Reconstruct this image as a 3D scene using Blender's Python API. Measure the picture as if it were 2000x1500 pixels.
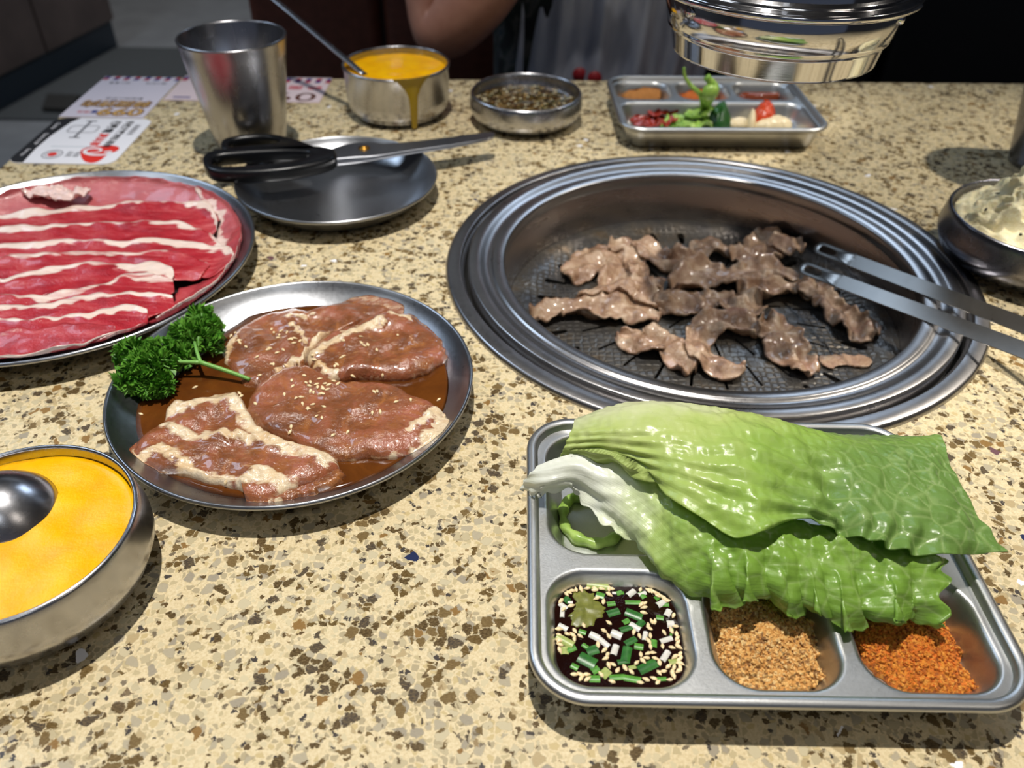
import bpy, bmesh, math, random
import numpy as np
from mathutils import Vector, Matrix, Euler, noise as mnoise
from mathutils.bvhtree import BVHTree

for o in list(bpy.data.objects): bpy.data.objects.remove(o)
SC = bpy.context.scene
COL = SC.collection
rnd = random.Random(7)
R = math.radians

# ------------------------------------------------------------------ camera
F_PX, CAM_H, PITCH, ROLL = 1600.0, 0.31, 39.0, 1.0
cam_data = bpy.data.cameras.new('camera')
cam = bpy.data.objects.new('camera', cam_data); COL.objects.link(cam)
cam_data.sensor_width = 36.0
cam_data.lens = 36.0 * F_PX / 2000.0
cam_data.clip_start = 0.01
CM = Matrix.Rotation(R(90 - PITCH), 3, 'X') @ Matrix.Rotation(R(ROLL), 3, 'Z')
cam.matrix_world = Matrix.Translation((0, 0, CAM_H)) @ CM.to_4x4()
cam_data.dof.use_dof = True
cam_data.dof.focus_distance = 0.40
cam_data.dof.aperture_fstop = 9.0
SC.camera = cam

# ------------------------------------------------------------------ world, lights, exposure
SC.view_settings.view_transform = 'Standard'
SC.view_settings.look = 'None'
SC.view_settings.gamma = 1.0
SC.view_settings.use_curve_mapping = False
SC.view_settings.exposure = 0.0
world = bpy.data.worlds.new('world'); SC.world = world
world.use_nodes = True
world.node_tree.nodes['Background'].inputs[0].default_value = (0.55, 0.66, 0.95, 1)
world.node_tree.nodes['Background'].inputs[1].default_value = 0.09

LAMPS = []   # (location, target, watts, colour, cone degrees, blend, source radius)
LAMPS.append(((-0.06, 0.40, 1.62), (-0.02, 0.27, 0.0), 120.0, (1.0, 0.955, 0.89), 31, 1.0, 0.020))
LAMPS.append(((1.25, 0.86, 1.35), (0.46, 0.60, 0.0), 85.0, (1.0, 0.92, 0.80), 15, 0.9, 0.03))
LAMPS.append(((-1.5, 3.4, 1.70), (-1.35, 3.6, -0.75), 60.0, (0.95, 0.97, 1.0), 38, 0.8, 0.04))  # added unseen spot that brightens the floor past the table
PANELS = [((-0.9, 4.3, 1.93), 1.8, 1.5, 2.6, (0.80, 0.90, 1.0)),  # added large dim panel, lightens the reflection in the empty plate
          ((-1.9, 1.5, 1.93), 0.9, 0.9, 18.0, (0.62, 0.78, 1.0)),
          ((0.9, 2.6, 1.93), 0.9, 0.9, 14.0, (0.62, 0.78, 1.0)),
          ((-1.6, 0.2, 1.93), 0.6, 0.6, 4.0, (0.85, 0.92, 1.0)),
          ((1.5, -0.6, 1.93), 0.6, 0.6, 4.0, (1.0, 0.9, 0.78)),
          ((0.1, -1.2, 1.93), 0.6, 0.6, 4.0, (0.9, 0.95, 1.0))]

# ------------------------------------------------------------------ pixel -> place
def ray(px, py):
    return CM @ Vector(((px - 1000) / F_PX, -(py - 750) / F_PX, -1.0))
CAM = Vector((0, 0, CAM_H))
def P(px, py, z=0.0):
    d = ray(px, py); return CAM + d * ((z - CAM_H) / d.z)
def AY(px, py, Y):
    d = ray(px, py); return CAM + d * (Y / d.y)
def PX(lst, z=0.0):
    return [P(a[0], a[1], a[2] if len(a) > 2 else z) for a in lst]

# ------------------------------------------------------------------ object helpers
def tag(o, label=None, cat=None, group=None, kind=None):
    if label: o['label'] = label
    if cat: o['category'] = cat
    if group: o['group'] = group
    if kind: o['kind'] = kind
    return o
def empty(name, loc, label=None, cat=None, group=None, rz=0.0):
    o = bpy.data.objects.new(name, None); COL.objects.link(o)
    o.location = loc; o.rotation_euler = (0, 0, rz); o.empty_display_size = 0.01
    return tag(o, label, cat, group)
def link(name, me, parent=None, loc=(0, 0, 0)):
    o = bpy.data.objects.new(name, me); COL.objects.link(o); o.location = loc
    if parent: o.parent = parent
    return o
def mk(name, V, Fc, mat, parent=None, smooth=True, attr=None, uv=None, world=True, sharp=None):
    """verts in world coordinates -> object whose origin is at its base (or in its parent's frame)"""
    V = np.asarray([tuple(v) for v in V], float)
    if parent is not None:
        off = np.array(parent.location) if world else np.zeros(3)
        loc = (0, 0, 0); V2 = V - off
    else:
        c = V.mean(0); mn = V.min(0); off = np.array([c[0], c[1], mn[2]]); loc = tuple(off); V2 = V - off
    me = bpy.data.meshes.new(name)
    me.from_pydata(V2.tolist(), [], [tuple(int(i) for i in f) for f in Fc]); me.update()
    if smooth:
        me.polygons.foreach_set('use_smooth', [True] * len(me.polygons))
        if sharp: me.set_sharp_from_angle(angle=R(sharp))
    if attr:
        for k, a in attr.items():
            at = me.attributes.new(k, 'FLOAT', 'POINT'); at.data.foreach_set('value', np.asarray(a, float))
    if mat: me.materials.append(mat)
    return link(name, me, parent, loc)

def lathe(prof, n=96, c=(0, 0, 0), a0=0.0, a1=2 * math.pi):
    V = []; Fc = []; rows = []
    for r, z in prof:
        if r < 1e-9:
            rows.append([len(V)]); V.append((c[0], c[1], c[2] + z))
        else:
            rows.append(list(range(len(V), len(V) + n)))
            for i in range(n):
                t = 2 * math.pi * i / n
                V.append((c[0] + r * math.cos(t), c[1] + r * math.sin(t), c[2] + z))
    for a, b in zip(rows[:-1], rows[1:]):
        for i in range(n):
            j = (i + 1) % n
            if len(a) == 1 and len(b) == 1: continue
            if len(a) == 1: Fc.append((a[0], b[j], b[i]))
            elif len(b) == 1: Fc.append((a[i], a[j], b[0]))
            else: Fc.append((a[i], a[j], b[j], b[i]))
    return V, Fc
def crom(pts, n, closed=False):
    p = np.array([list(q) for q in pts], float); m = len(p)
    out = []
    tot = m if closed else m - 1
    for k in range(n):
        t = k * tot / n if closed else k * tot / (n - 1)
        i = min(int(t), tot - 1); f = t - i
        if closed: a, b, c, d = p[(i - 1) % m], p[i % m], p[(i + 1) % m], p[(i + 2) % m]
        else: a, b, c, d = p[max(i - 1, 0)], p[i], p[i + 1], p[min(i + 2, m - 1)]
        out.append(0.5 * (2 * b + (c - a) * f + (2 * a - 5 * b + 4 * c - d) * f * f + (3 * b - a - 3 * c + d) * f ** 3))
    return np.array(out)
def tube(pts, rad, n=10, cap=True):
    pts = [Vector(p) for p in pts]; V = []; Fc = []
    if not hasattr(rad, '__len__'): rad = [rad] * len(pts)
    up = None
    for i, p in enumerate(pts):
        t = (pts[min(i + 1, len(pts) - 1)] - pts[max(i - 1, 0)]).normalized()
        if up is None: up = t.orthogonal().normalized()
        up = (up - t * up.dot(t)).normalized(); s = t.cross(up)
        for k in range(n):
            a = 2 * math.pi * k / n
            V.append(p + (up * math.cos(a) + s * math.sin(a)) * rad[i])
    for i in range(len(pts) - 1):
        for k in range(n):
            j = (k + 1) % n
            Fc.append((i * n + k, i * n + j, (i + 1) * n + j, (i + 1) * n + k))
    if cap:
        Fc.append(tuple(range(n))[::-1]); Fc.append(tuple(range((len(pts) - 1) * n, len(pts) * n)))
    return V, Fc
def join(*parts):
    V = []; Fc = []
    for v, f in parts:
        b = len(V); V += [tuple(x) for x in v]; Fc += [tuple(i + b for i in q) for q in f]
    return V, Fc
def box(x0, x1, y0, y1, z0, z1):
    V = [(x, y, z) for z in (z0, z1) for y in (y0, y1) for x in (x0, x1)]
    return V, [(0, 2, 3, 1), (4, 5, 7, 6), (0, 1, 5, 4), (2, 6, 7, 3), (0, 4, 6, 2), (1, 3, 7, 5)]
def prism(poly, z0, z1, bev=0.0):
    """poly: list of xy (ccw), extruded, with a small chamfer"""
    n = len(poly); p = np.array([(q[0], q[1]) for q in poly], float)
    area = 0.5 * np.sum(p[:, 0] * np.roll(p[:, 1], -1) - p[:, 1] * np.roll(p[:, 0], -1))
    if area < 0: p = p[::-1]
    lay = []
    if bev > 0:
        e = np.roll(p, -1, 0) - np.roll(p, 1, 0); e /= np.linalg.norm(e, axis=1)[:, None] + 1e-12
        q = p + np.c_[-e[:, 1], e[:, 0]] * bev
        lay = [(q, z0), (p, z0 + bev), (p, z1 - bev), (q, z1)]
    else: lay = [(p, z0), (p, z1)]
    V = []; Fc = []
    for q, z in lay: V += [(a, b, z) for a, b in q]
    for k in range(len(lay) - 1):
        for i in range(n):
            j = (i + 1) % n
            Fc.append((k * n + i, k * n + j, (k + 1) * n + j, (k + 1) * n + i))
    Fc.append(tuple(range(n))[::-1]); Fc.append(tuple(range((len(lay) - 1) * n, len(lay) * n)))
    return V, Fc
def rrect(x0, x1, y0, y1, r, k=8):
    out = []
    for cx, cy, a in ((x1 - r, y0 + r, -90), (x1 - r, y1 - r, 0), (x0 + r, y1 - r, 90), (x0 + r, y0 + r, 180)):
        for i in range(k + 1):
            t = R(a + 90 * i / k); out.append((cx + r * math.cos(t), cy + r * math.sin(t)))
    return out

# smooth pseudo-random field (vectorised)
class Fld:
    def __init__(s, seed, freq, n=14):
        g = np.random.RandomState(seed)
        a = g.uniform(0, 2 * np.pi, n); f = freq * g.uniform(0.5, 1.6, n)
        s.kx, s.ky, s.ph, s.n = f * np.cos(a), f * np.sin(a), g.uniform(0, 6.28, n), n
    def __call__(s, x, y):
        x = np.asarray(x, float)[..., None]; y = np.asarray(y, float)[..., None]
        return np.sin(s.kx * x + s.ky * y + s.ph).sum(-1) / math.sqrt(s.n)
def sstep(a, b, x):
    t = np.clip((np.asarray(x, float) - a) / (b - a), 0, 1); return t * t * (3 - 2 * t)

def sheet(G, thick, lift=False):
    """G (nu,nv,3) -> closed thin solid following the grid"""
    nu, nv, _ = G.shape
    du = np.gradient(G, axis=0); dv = np.gradient(G, axis=1)
    N = np.cross(du, dv); N /= np.linalg.norm(N, axis=2)[..., None] + 1e-12
    if N[..., 2].mean() < 0: N = -N
    th = thick if hasattr(thick, 'shape') else np.full((nu, nv), thick)
    B = G - N * th[..., None]
    V = np.concatenate([G.reshape(-1, 3), B.reshape(-1, 3)]); o = nu * nv
    Fc = []
    flip = np.cross(du, dv)[..., 2].mean() < 0
    for i in range(nu - 1):
        for j in range(nv - 1):
            a, b, c, d = i * nv + j, (i + 1) * nv + j, (i + 1) * nv + j + 1, i * nv + j + 1
            q = (a, b, c, d) if not flip else (d, c, b, a)
            Fc.append(q); Fc.append(tuple(x + o for x in q[::-1]))
    bd = [i * nv for i in range(nu)] + [(nu - 1) * nv + j for j in range(1, nv)] + [i * nv + nv - 1 for i in range(nu - 2, -1, -1)] + [j for j in range(nv - 2, 0, -1)]
    m = len(bd)
    for k in range(m):
        a, b = bd[k], bd[(k + 1) % m]
        q = (b, a, a + o, b + o); Fc.append(q if not flip else q[::-1])
    return V, Fc
def pdist(xy, line):
    """distance from points to polyline"""
    xy = np.asarray(xy, float); best = np.full(len(xy), 1e9)
    for a, b in zip(line[:-1], line[1:]):
        a = np.array([a[0], a[1]]); b = np.array([b[0], b[1]]); d = b - a
        t = np.clip(((xy - a) @ d) / (d @ d + 1e-15), 0, 1)
        best = np.minimum(best, np.linalg.norm(xy - (a + t[:, None] * d), axis=1))
    return best

# ------------------------------------------------------------------ materials
def srgb(r, g, b):
    f = lambda c: (c / 255 / 12.92) if c / 255 <= 0.04045 else ((c / 255 + 0.055) / 1.055) ** 2.4
    return (f(r), f(g), f(b), 1.0)
class NT:
    def __init__(s, name):
        s.m = bpy.data.materials.new(name); s.m.use_nodes = True
        s.t = s.m.node_tree; s.b = s.t.nodes['Principled BSDF']
    def n(s, typ, **kw):
        o = s.t.nodes.new(typ)
        for k, v in kw.items():
            if k in o.inputs.keys(): o.inputs[k].default_value = v
            else: setattr(o, k, v)
        return o
    def l(s, a, b): s.t.links.new(a, b)
    def coord(s, kind='Object', scale=(1, 1, 1), rot=(0, 0, 0)):
        t = s.n('ShaderNodeTexCoord'); m = s.n('ShaderNodeMapping'); m.inputs['Scale'].default_value = scale; m.inputs['Rotation'].default_value = rot
        s.l(t.outputs[kind], m.inputs['Vector']); return m.outputs['Vector']
    def noise(s, vec, scale, detail=3, rough=0.55, dist=0.0):
        o = s.n('ShaderNodeTexNoise'); o.inputs['Scale'].default_value = scale; o.inputs['Detail'].default_value = detail
        o.inputs['Roughness'].default_value = rough; o.inputs['Distortion'].default_value = dist
        s.l(vec, o.inputs['Vector']); return o.outputs['Fac'], o.outputs['Color']
    def voro(s, vec, scale, feature='F1', rnd_=1.0):
        o = s.n('ShaderNodeTexVoronoi'); o.feature = feature; o.inputs['Scale'].default_value = scale; o.inputs['Randomness'].default_value = rnd_
        s.l(vec, o.inputs['Vector']); return o
    def ramp(s, fac, stops, interp='LINEAR'):
        o = s.n('ShaderNodeValToRGB'); e = o.color_ramp; e.interpolation = interp
        while len(e.elements) > len(stops): e.elements.remove(e.elements[-1])
        while len(e.elements) < len(stops): e.elements.new(0.5)
        for el, (p, c) in zip(e.elements, stops):
            el.position = p; el.color = c if len(c) == 4 else (*c, 1)
        s.l(fac, o.inputs['Fac']); return o.outputs['Color']
    def mix(s, fac, a, b):
        o = s.n('ShaderNodeMix', data_type='RGBA')
        for sock, v in ((o.inputs[0], fac), (o.inputs[6], a), (o.inputs[7], b)):
            if isinstance(v, (int, float)): sock.default_value = v
            elif isinstance(v, tuple): sock.default_value = v
            else: s.l(v, sock)
        return o.outputs[2]
    def math(s, op, a, b=None, c=None, clamp=False):
        o = s.n('ShaderNodeMath', operation=op); o.use_clamp = clamp
        for i, v in enumerate((a, b, c)):
            if v is None: continue
            if isinstance(v, (int, float)): o.inputs[i].default_value = v
            else: s.l(v, o.inputs[i])
        return o.outputs[0]
    def bump(s, h, strength=0.3, dist=0.001):
        o = s.n('ShaderNodeBump'); o.inputs['Strength'].default_value = strength; o.inputs['Distance'].default_value = dist
        s.l(h, o.inputs['Height']); s.l(o.outputs['Normal'], s.b.inputs['Normal']); return o
    def attr(s, name):
        o = s.n('ShaderNodeAttribute'); o.attribute_name = name; return o.outputs['Fac']
    def set(s, **kw):
        for k, v in kw.items():
            k = k.replace('_', ' ')
            sk = s.b.inputs[k]
            if isinstance(v, (int, float, tuple)): sk.default_value = v
            else: s.l(v, sk)
        return s
def plain(name, col, rough=0.5, metal=0.0, nscale=0, namt=0.15, bump=0.0, **kw):
    t = NT(name); c = srgb(*col)
    if nscale:
        v = t.coord(); f, _ = t.noise(v, nscale)
        d = tuple(x * (1 - namt) for x in c[:3]) + (1,); l = tuple(min(1, x * (1 + namt)) for x in c[:3]) + (1,)
        t.set(Base_Color=t.ramp(f, [(0.3, d), (0.7, l)]))
        if bump: t.bump(f, bump, 0.001)
    else: t.set(Base_Color=c)
    t.set(Roughness=rough, Metallic=metal, **kw)
    return t.m
def steel(name, col=(196, 196, 198), rough=0.24, nscale=260, brush=None, ramt=0.10, bumpy=0.06, spots=0.0):
    t = NT(name); v = t.coord(scale=brush if brush else (1, 1, 1)); f, _ = t.noise(v, nscale, 4, 0.65)
    v2 = t.coord(); g, _ = t.noise(v2, 28, 3)
    r = t.math('ADD', t.math('MULTIPLY', f, ramt * 0.9), rough - ramt * 0.45)
    r = t.math('ADD', r, t.math('MULTIPLY', t.math('SUBTRACT', g, 0.5), 0.10))
    c = srgb(*col); d = tuple(x * 0.90 for x in c[:3]) + (1,)
    t.set(Base_Color=t.ramp(f, [(0.25, d), (0.75, c)]), Metallic=1.0, Roughness=r)
    t.bump(f, bumpy, 0.0006)
    return t.m

M = {}
M['steel'] = steel('satin_steel', (188, 188, 192), 0.26)
M['steel_plate'] = steel('worn_plate_steel', (176, 178, 182), 0.30, 420, ramt=0.12, bumpy=0.04)
M['steel_tray'] = steel('tray_steel', (204, 205, 204), 0.36, 1100, ramt=0.10, bumpy=0.10)
M['steel_cup'] = steel('cup_steel', (178, 178, 182), 0.27, 60, brush=(1, 1, 0.04), bumpy=0.03)
M['steel_hood'] = steel('polished_hood_steel', (214, 214, 216), 0.10, 260, brush=(0.15, 0.15, 6), ramt=0.05, bumpy=0.02)
M['steel_ring'] = steel('brushed_ring_steel', (176, 174, 174), 0.30, 300, ramt=0.10, bumpy=0.05)
M['steel_wall'] = steel('heat_tinted_steel', (184, 176, 172), 0.28, 90, brush=(0.3, 0.3, 4), bumpy=0.04)
M['steel_dark'] = steel('dark_bowl_steel', (128, 128, 136), 0.26)
M['steel_blade'] = steel('blade_steel', (170, 173, 180), 0.34, 200, brush=(4, 0.2, 1), bumpy=0.03)
M['steel_tongs'] = steel('tong_steel', (150, 148, 144), 0.30, 200, bumpy=0.03)
M['brass'] = plain('brass_rivet', (190, 140, 60), 0.3, 1.0)
M['black_plastic'] = plain('black_plastic', (14, 15, 18), 0.30, 0, 400, 0.2, 0.05)
M['shade_black'] = plain('shade_black', (6, 6, 6), 0.7)  # near-black colour standing in for shade in the gap and slots

def table_mat():
    t = NT('speckled_quartz')
    v0 = t.coord()
    _, nc = t.noise(v0, 420, 3, 0.7)
    s = t.n('ShaderNodeVectorMath', operation='MULTIPLY_ADD'); t.l(nc, s.inputs[0]); s.inputs[1].default_value = (0.0046, 0.0046, 0.0); t.l(v0, s.inputs[2])
    v = s.outputs[0]
    _, nc2 = t.noise(v0, 900, 2)
    s2 = t.n('ShaderNodeVectorMath', operation='MULTIPLY_ADD'); t.l(nc2, s2.inputs[0]); s2.inputs[1].default_value = (0.0012, 0.0012, 0.0); t.l(v0, s2.inputs[2])
    vb = s2.outputs[0]
    g, _ = t.noise(v0, 700, 4, 0.7)
    base = t.ramp(g, [(0.3, srgb(196, 176, 136)), (0.5, srgb(218, 200, 160)), (0.72, srgb(228, 214, 180))])
    # translucent grey-beige quartz chips with darker seams
    def layer(scale, vec, thr, gap, cols, base):
        a = t.voro(vec, scale); e = t.voro(vec, scale, 'DISTANCE_TO_EDGE')
        sep = t.n('ShaderNodeSeparateColor'); t.l(a.outputs['Color'], sep.inputs[0])
        on = t.math('LESS_THAN', sep.outputs[0], thr)
        inn = t.math('MULTIPLY_ADD', e.outputs['Distance'], 14.0, -gap * 14.0, clamp=True)
        m = t.math('MULTIPLY', on, inn)
        c = t.ramp(sep.outputs[1], cols, 'CONSTANT')
        return t.mix(m, base, c), m, e.outputs['Distance']
    st, _ = t.noise(t.coord(scale=(1, 3, 1), rot=(0, 0, 0.6)), 700, 3, 0.7)
    b0, m0, e0 = layer(330, vb, 0.60, 0.07, [(0.0, srgb(190, 174, 136)), (0.3, srgb(206, 192, 156)), (0.55, srgb(176, 162, 130)), (0.8, srgb(198, 178, 132))], base)
    b1, m1, e1 = layer(205, vb, 0.50, 0.10, [(0.0, srgb(180, 166, 132)), (0.25, srgb(164, 154, 132)), (0.5, srgb(192, 180, 148)), (0.72, srgb(140, 132, 118)), (0.86, srgb(172, 150, 108))], b0)
    seam = t.math('MULTIPLY', t.math('LESS_THAN', e1, 0.15), t.math('GREATER_THAN', m1, 0.05))
    b1 = t.mix(t.math('MULTIPLY', t.math('MULTIPLY', seam, st), 0.55), b1, srgb(112, 98, 74))
    b1 = t.mix(t.math('MULTIPLY', t.math('MULTIPLY', m1, st), 0.4), b1, srgb(214, 200, 166))
    # fine dark specks
    b2, m2, _ = layer(430, v, 0.11, 0.05, [(0.0, srgb(96, 78, 52)), (0.4, srgb(120, 108, 88)), (0.7, srgb(72, 66, 62)), (0.9, srgb(150, 128, 92))], b1)
    # brown chips in clusters
    cl, _ = t.noise(v0, 62, 2, 0.5)
    a = t.voro(v, 205); e = t.voro(v, 205, 'DISTANCE_TO_EDGE')
    sep = t.n('ShaderNodeSeparateColor'); t.l(a.outputs['Color'], sep.inputs[0])
    thr = t.math('MULTIPLY_ADD', cl, 1.7, -0.64)
    on = t.math('MULTIPLY', t.math('LESS_THAN', sep.outputs[0], thr), t.math('MULTIPLY_ADD', e.outputs['Distance'], 18.0, -0.5, clamp=True))
    br = t.ramp(sep.outputs[2], [(0.0, srgb(92, 72, 38)), (0.35, srgb(76, 60, 36)), (0.6, srgb(110, 90, 56)), (0.8, srgb(70, 62, 54)), (0.93, srgb(138, 104, 58))], 'CONSTANT')
    br = t.mix(t.math('MULTIPLY_ADD', st, 2.2, -0.95, clamp=True), br, srgb(150, 128, 88))
    b3 = t.mix(on, b2, br)
    # rare coloured chips; near-white ones are painted glints of mirror chips
    r = t.voro(vb, 150); sr = t.n('ShaderNodeSeparateColor'); t.l(r.outputs['Color'], sr.inputs[0])
    er = t.voro(vb, 150, 'DISTANCE_TO_EDGE')
    rare = t.math('MULTIPLY', t.math('LESS_THAN', sr.outputs[0], 0.007), t.math('GREATER_THAN', er.outputs['Distance'], 0.16))
    b4 = t.mix(rare, b3, t.ramp(sr.outputs[1], [(0, srgb(245, 245, 250)), (0.6, srgb(40, 48, 80)), (0.85, srgb(110, 80, 84))], 'CONSTANT'))
    t.set(Base_Color=b4, Roughness=0.22, Specular_IOR_Level=0.4)
    return t.m
M['table'] = table_mat()

# ------------------------------------------------------------------ setting: floor, walls, ceiling, booths
def struct(name, V, Fc, mat, label=None, parent=None):
    o = mk(name, V, Fc, mat, parent, smooth=False)
    if parent is None: o['kind'] = 'structure'
    if label: o['label'] = label
    return o
FZ = -0.75
M['tile'] = plain('grey_floor_tile', (138, 136, 134), 0.45, 0, 9, 0.10)
M['carpet'] = plain('charcoal_carpet', (76, 76, 74), 0.95, 0, 160, 0.35, 0.3)
M['wallp'] = plain('grey_wall_paint', (128, 124, 122), 0.8, 0, 4, 0.1)
M['ceil'] = plain('grey_ceiling_paint', (150, 150, 156), 0.9, 0, 4, 0.1)
M['brown_panel'] = plain('dark_brown_leather', (104, 58, 44), 0.42, 0, 60, 0.18, 0.08)
M['black_panel'] = plain('black_leather', (12, 12, 14), 0.45, 0, 60, 0.2, 0.08)
M['wood_panel'] = plain('dark_stained_panel', (124, 104, 94), 0.5, 0, 6, 0.2)
M['kick'] = plain('blue_black_kickboard', (62, 72, 80), 0.4)
struct('floor', *box(-4, 4, -3, 6, FZ - 0.1, FZ), M['tile'])
struct('floor_carpet', *box(-3.2, 3.2, 2.66, 3.44, FZ, FZ + 0.006), M['carpet'])
struct('wall_back', *box(-4, 4, 6, 6.1, FZ, 1.95), M['wallp'])
struct('wall_left', *box(-4.1, -4, -3, 6, FZ, 1.95), M['wallp'])
struct('wall_right', *box(4, 4.1, -3, 6, FZ, 1.95), M['wallp'])
struct('ceiling', *box(-4, 4, -3, 6, 1.95, 2.05), M['ceil'])

# left booth: long panelled side with kickboard
def quadbox(p, z0, z1):
    n = len(p); V = [(a, b, z0) for a, b in p] + [(a, b, z1) for a, b in p]
    Fc = [tuple(range(n))[::-1], tuple(range(n, 2 * n))] + [(i, (i + 1) % n, n + (i + 1) % n, n + i) for i in range(n)]
    return V, Fc
bo = empty('booth_bench', (-2.2, 2.6, FZ), 'dark brown panelled booth bench standing on the floor past the table', 'bench')
d = Vector((0.13, 0.76)).normalized(); nrm = Vector((-d.y, d.x))
o0 = Vector((-1.62, 3.46))
def bl(s, w): q = o0 - d * s + nrm * w; return (q.x, q.y)
struct('kickboard', *quadbox([bl(0, 0.02), bl(0, 0.8), bl(2.2, 0.8), bl(2.2, 0.02)], FZ, FZ + 0.11), M['kick'], 'blue-black kickboard', bo)
for k in range(5):
    s0, s1 = k * 0.44 + 0.006, (k + 1) * 0.44 - 0.006
    struct('side_panel', *quadbox([bl(s0, 0.0), bl(s0, 0.06), bl(s1, 0.06), bl(s1, 0.0)], FZ + 0.11, FZ + 0.95), M['wood_panel'], None, bo)
struct('core', *quadbox([bl(0.02, 0.06), bl(0.02, 0.8), bl(2.2, 0.8), bl(2.2, 0.06)], FZ + 0.11, FZ + 0.93), M['black_panel'], None, bo)
mt = mk('floor_slab', *quadbox([(P(*q, FZ).x, P(*q, FZ).y) for q in ((86, 222), (140, 224), (160, 196), (96, 194))], FZ + 0.006, FZ + 0.02), plain('dark_brown_slab', (40, 36, 30), 0.8), smooth=False)  # thin dark brown slab, not identified further
tag(mt, 'small dark brown slab on the charcoal carpet beside the table', 'mat')

# bench opposite: seat, brown back, black back
be = empty('dining_bench', (0.1, 1.4, FZ), 'dark leather bench across the table with brown and black back panels', 'bench')
def soft_box(x0, x1, y0, y1, z0, z1, r=0.02):
    bm = bmesh.new(); V, Fc = box(x0, x1, y0, y1, z0, z1)
    vs = [bm.verts.new(v) for v in V]
    for f in Fc: bm.faces.new([vs[i] for i in f])
    bmesh.ops.bevel(bm, geom=bm.edges[:], offset=r, segments=3, profile=0.6, affect='EDGES')
    bmesh.ops.recalc_face_normals(bm, faces=bm.faces[:])
    V = [tuple(v.co) for v in bm.verts]; idx = {v: i for i, v in enumerate(bm.verts)}
    Fc = [tuple(idx[v] for v in f.verts) for f in bm.faces]; bm.free()
    return V, Fc
for x0, x1, m_ in ((-0.437, -0.225, 'brown_panel'), (-0.220, 0.0, 'brown_panel'), (0.005, 0.225, 'brown_panel'), (0.230, 0.60, 'black_panel'), (0.605, 0.98, 'black_panel'), (0.985, 1.4, 'black_panel')):
    mk('back_cushion', *soft_box(x0, x1, 1.40, 1.50, FZ + 0.36, 0.42), M[m_], be)
mk('seat_cushion', *soft_box(-0.437, 1.4, 1.0, 1.42, FZ + 0.30, FZ + 0.405), M['black_panel'], be)
mk('bench_base', *soft_box(-0.42, 1.38, 1.06, 1.50, FZ, FZ + 0.30, 0.01), M['black_panel'], be)

# ------------------------------------------------------------------ table
GC = Vector((0.1415, 0.5250, 0)); GR = 0.1915
tb = empty('restaurant_table', (0.3, 0.4, FZ), 'restaurant table with a cream speckled quartz top and brown chips', 'table')
def slab_with_hole(x0, x1, yf, c, r, z0, z1, n=160):
    V = []; Fc = []
    outer = []
    for i in range(n):
        t = 2 * math.pi * i / n; dx, dy = math.cos(t), math.sin(t); k = 1e9
        if dx > 1e-9: k = min(k, (x1 - c.x) / dx)
        if dx < -1e-9: k = min(k, (x0 - c.x) / dx)
        # far edge line y = yf[0] + yf[1]*x ; near edge y=-0.12
        den = dy - yf[1] * dx
        if den > 1e-9: k = min(k, (yf[0] + yf[1] * c.x - c.y) / den)
        if dy < -1e-9: k = min(k, (-0.12 - c.y) / dy)
        outer.append((c.x + dx * k, c.y + dy * k))
    corners = [(x0, yf[0] + yf[1] * x0), (x1, yf[0] + yf[1] * x1), (x0, -0.12), (x1, -0.12)]
    for q in corners:
        i = min(range(n), key=lambda i: (outer[i][0] - q[0]) ** 2 + (outer[i][1] - q[1]) ** 2); outer[i] = q
    bev = 0.003
    def ins(q):
        return (min(max(q[0], x0 + bev), x1 - bev), min(max(q[1], -0.12 + bev), yf[0] + yf[1] * q[0] - bev))
    rings = [[(c.x + r * math.cos(2 * math.pi * i / n), c.y + r * math.sin(2 * math.pi * i / n), z1) for i in range(n)],
             [(*ins(q), z1) for q in outer], [(*q, z1 - bev) for q in outer], [(*q, z0) for q in outer],
             [(c.x + r * math.cos(2 * math.pi * i / n), c.y + r * math.sin(2 * math.pi * i / n), z0) for i in range(n)]]
    for rg in rings: V += rg
    for k in range(5):
        a, b = k, (k + 1) % 5
        for i in range(n):
            j = (i + 1) % n; Fc.append((a * n + i, b * n + i, b * n + j, a * n + j))
    return V, Fc
yf1 = (0.939 - 0.907) / (0.572 + 0.453); yf0 = 0.907 + yf1 * 0.453
mk('table_top', *slab_with_hole(-0.453, 0.95, (yf0, yf1), GC, 0.1802, -0.03, 0.0), M['table'], tb, smooth=False)
for x in (-0.33, 0.80):
    mk('leg_panel', *box(x, x + 0.06, 0.10, 0.80, FZ, -0.03), M['black_panel'], tb, smooth=False)

# ------------------------------------------------------------------ grill set into the table
gr = empty('tabletop_grill', (GC.x, GC.y, -0.10), 'round steel barbecue grill set into the table, with slotted pan', 'grill')
ring_o = [(0.1800, -0.008), (0.1800, 0.0034), (0.1804, 0.0041), (0.1812, 0.0044), (0.1890, 0.0036), (0.1900, 0.0032), (0.1908, 0.0022), (GR, 0.0008), (GR, 0.0), (0.1804, 0.0), (0.1800, -0.0005), (0.1782, -0.0005), (0.1782, -0.008), (0.1800, -0.008)]
mk('outer_ring', *lathe(ring_o, 192, (GC.x, GC.y, 0)), M['steel_ring'], gr)
gap = [(0.168, -0.0085), (0.1792, -0.0085), (0.1792, -0.012), (0.168, -0.012), (0.168, -0.0085)]
mk('gap_shade_strip', *lathe(gap, 128, (GC.x, GC.y, 0)), M['shade_black'], gr)  # black strip painted as the dark of the gap between the rings
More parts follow.
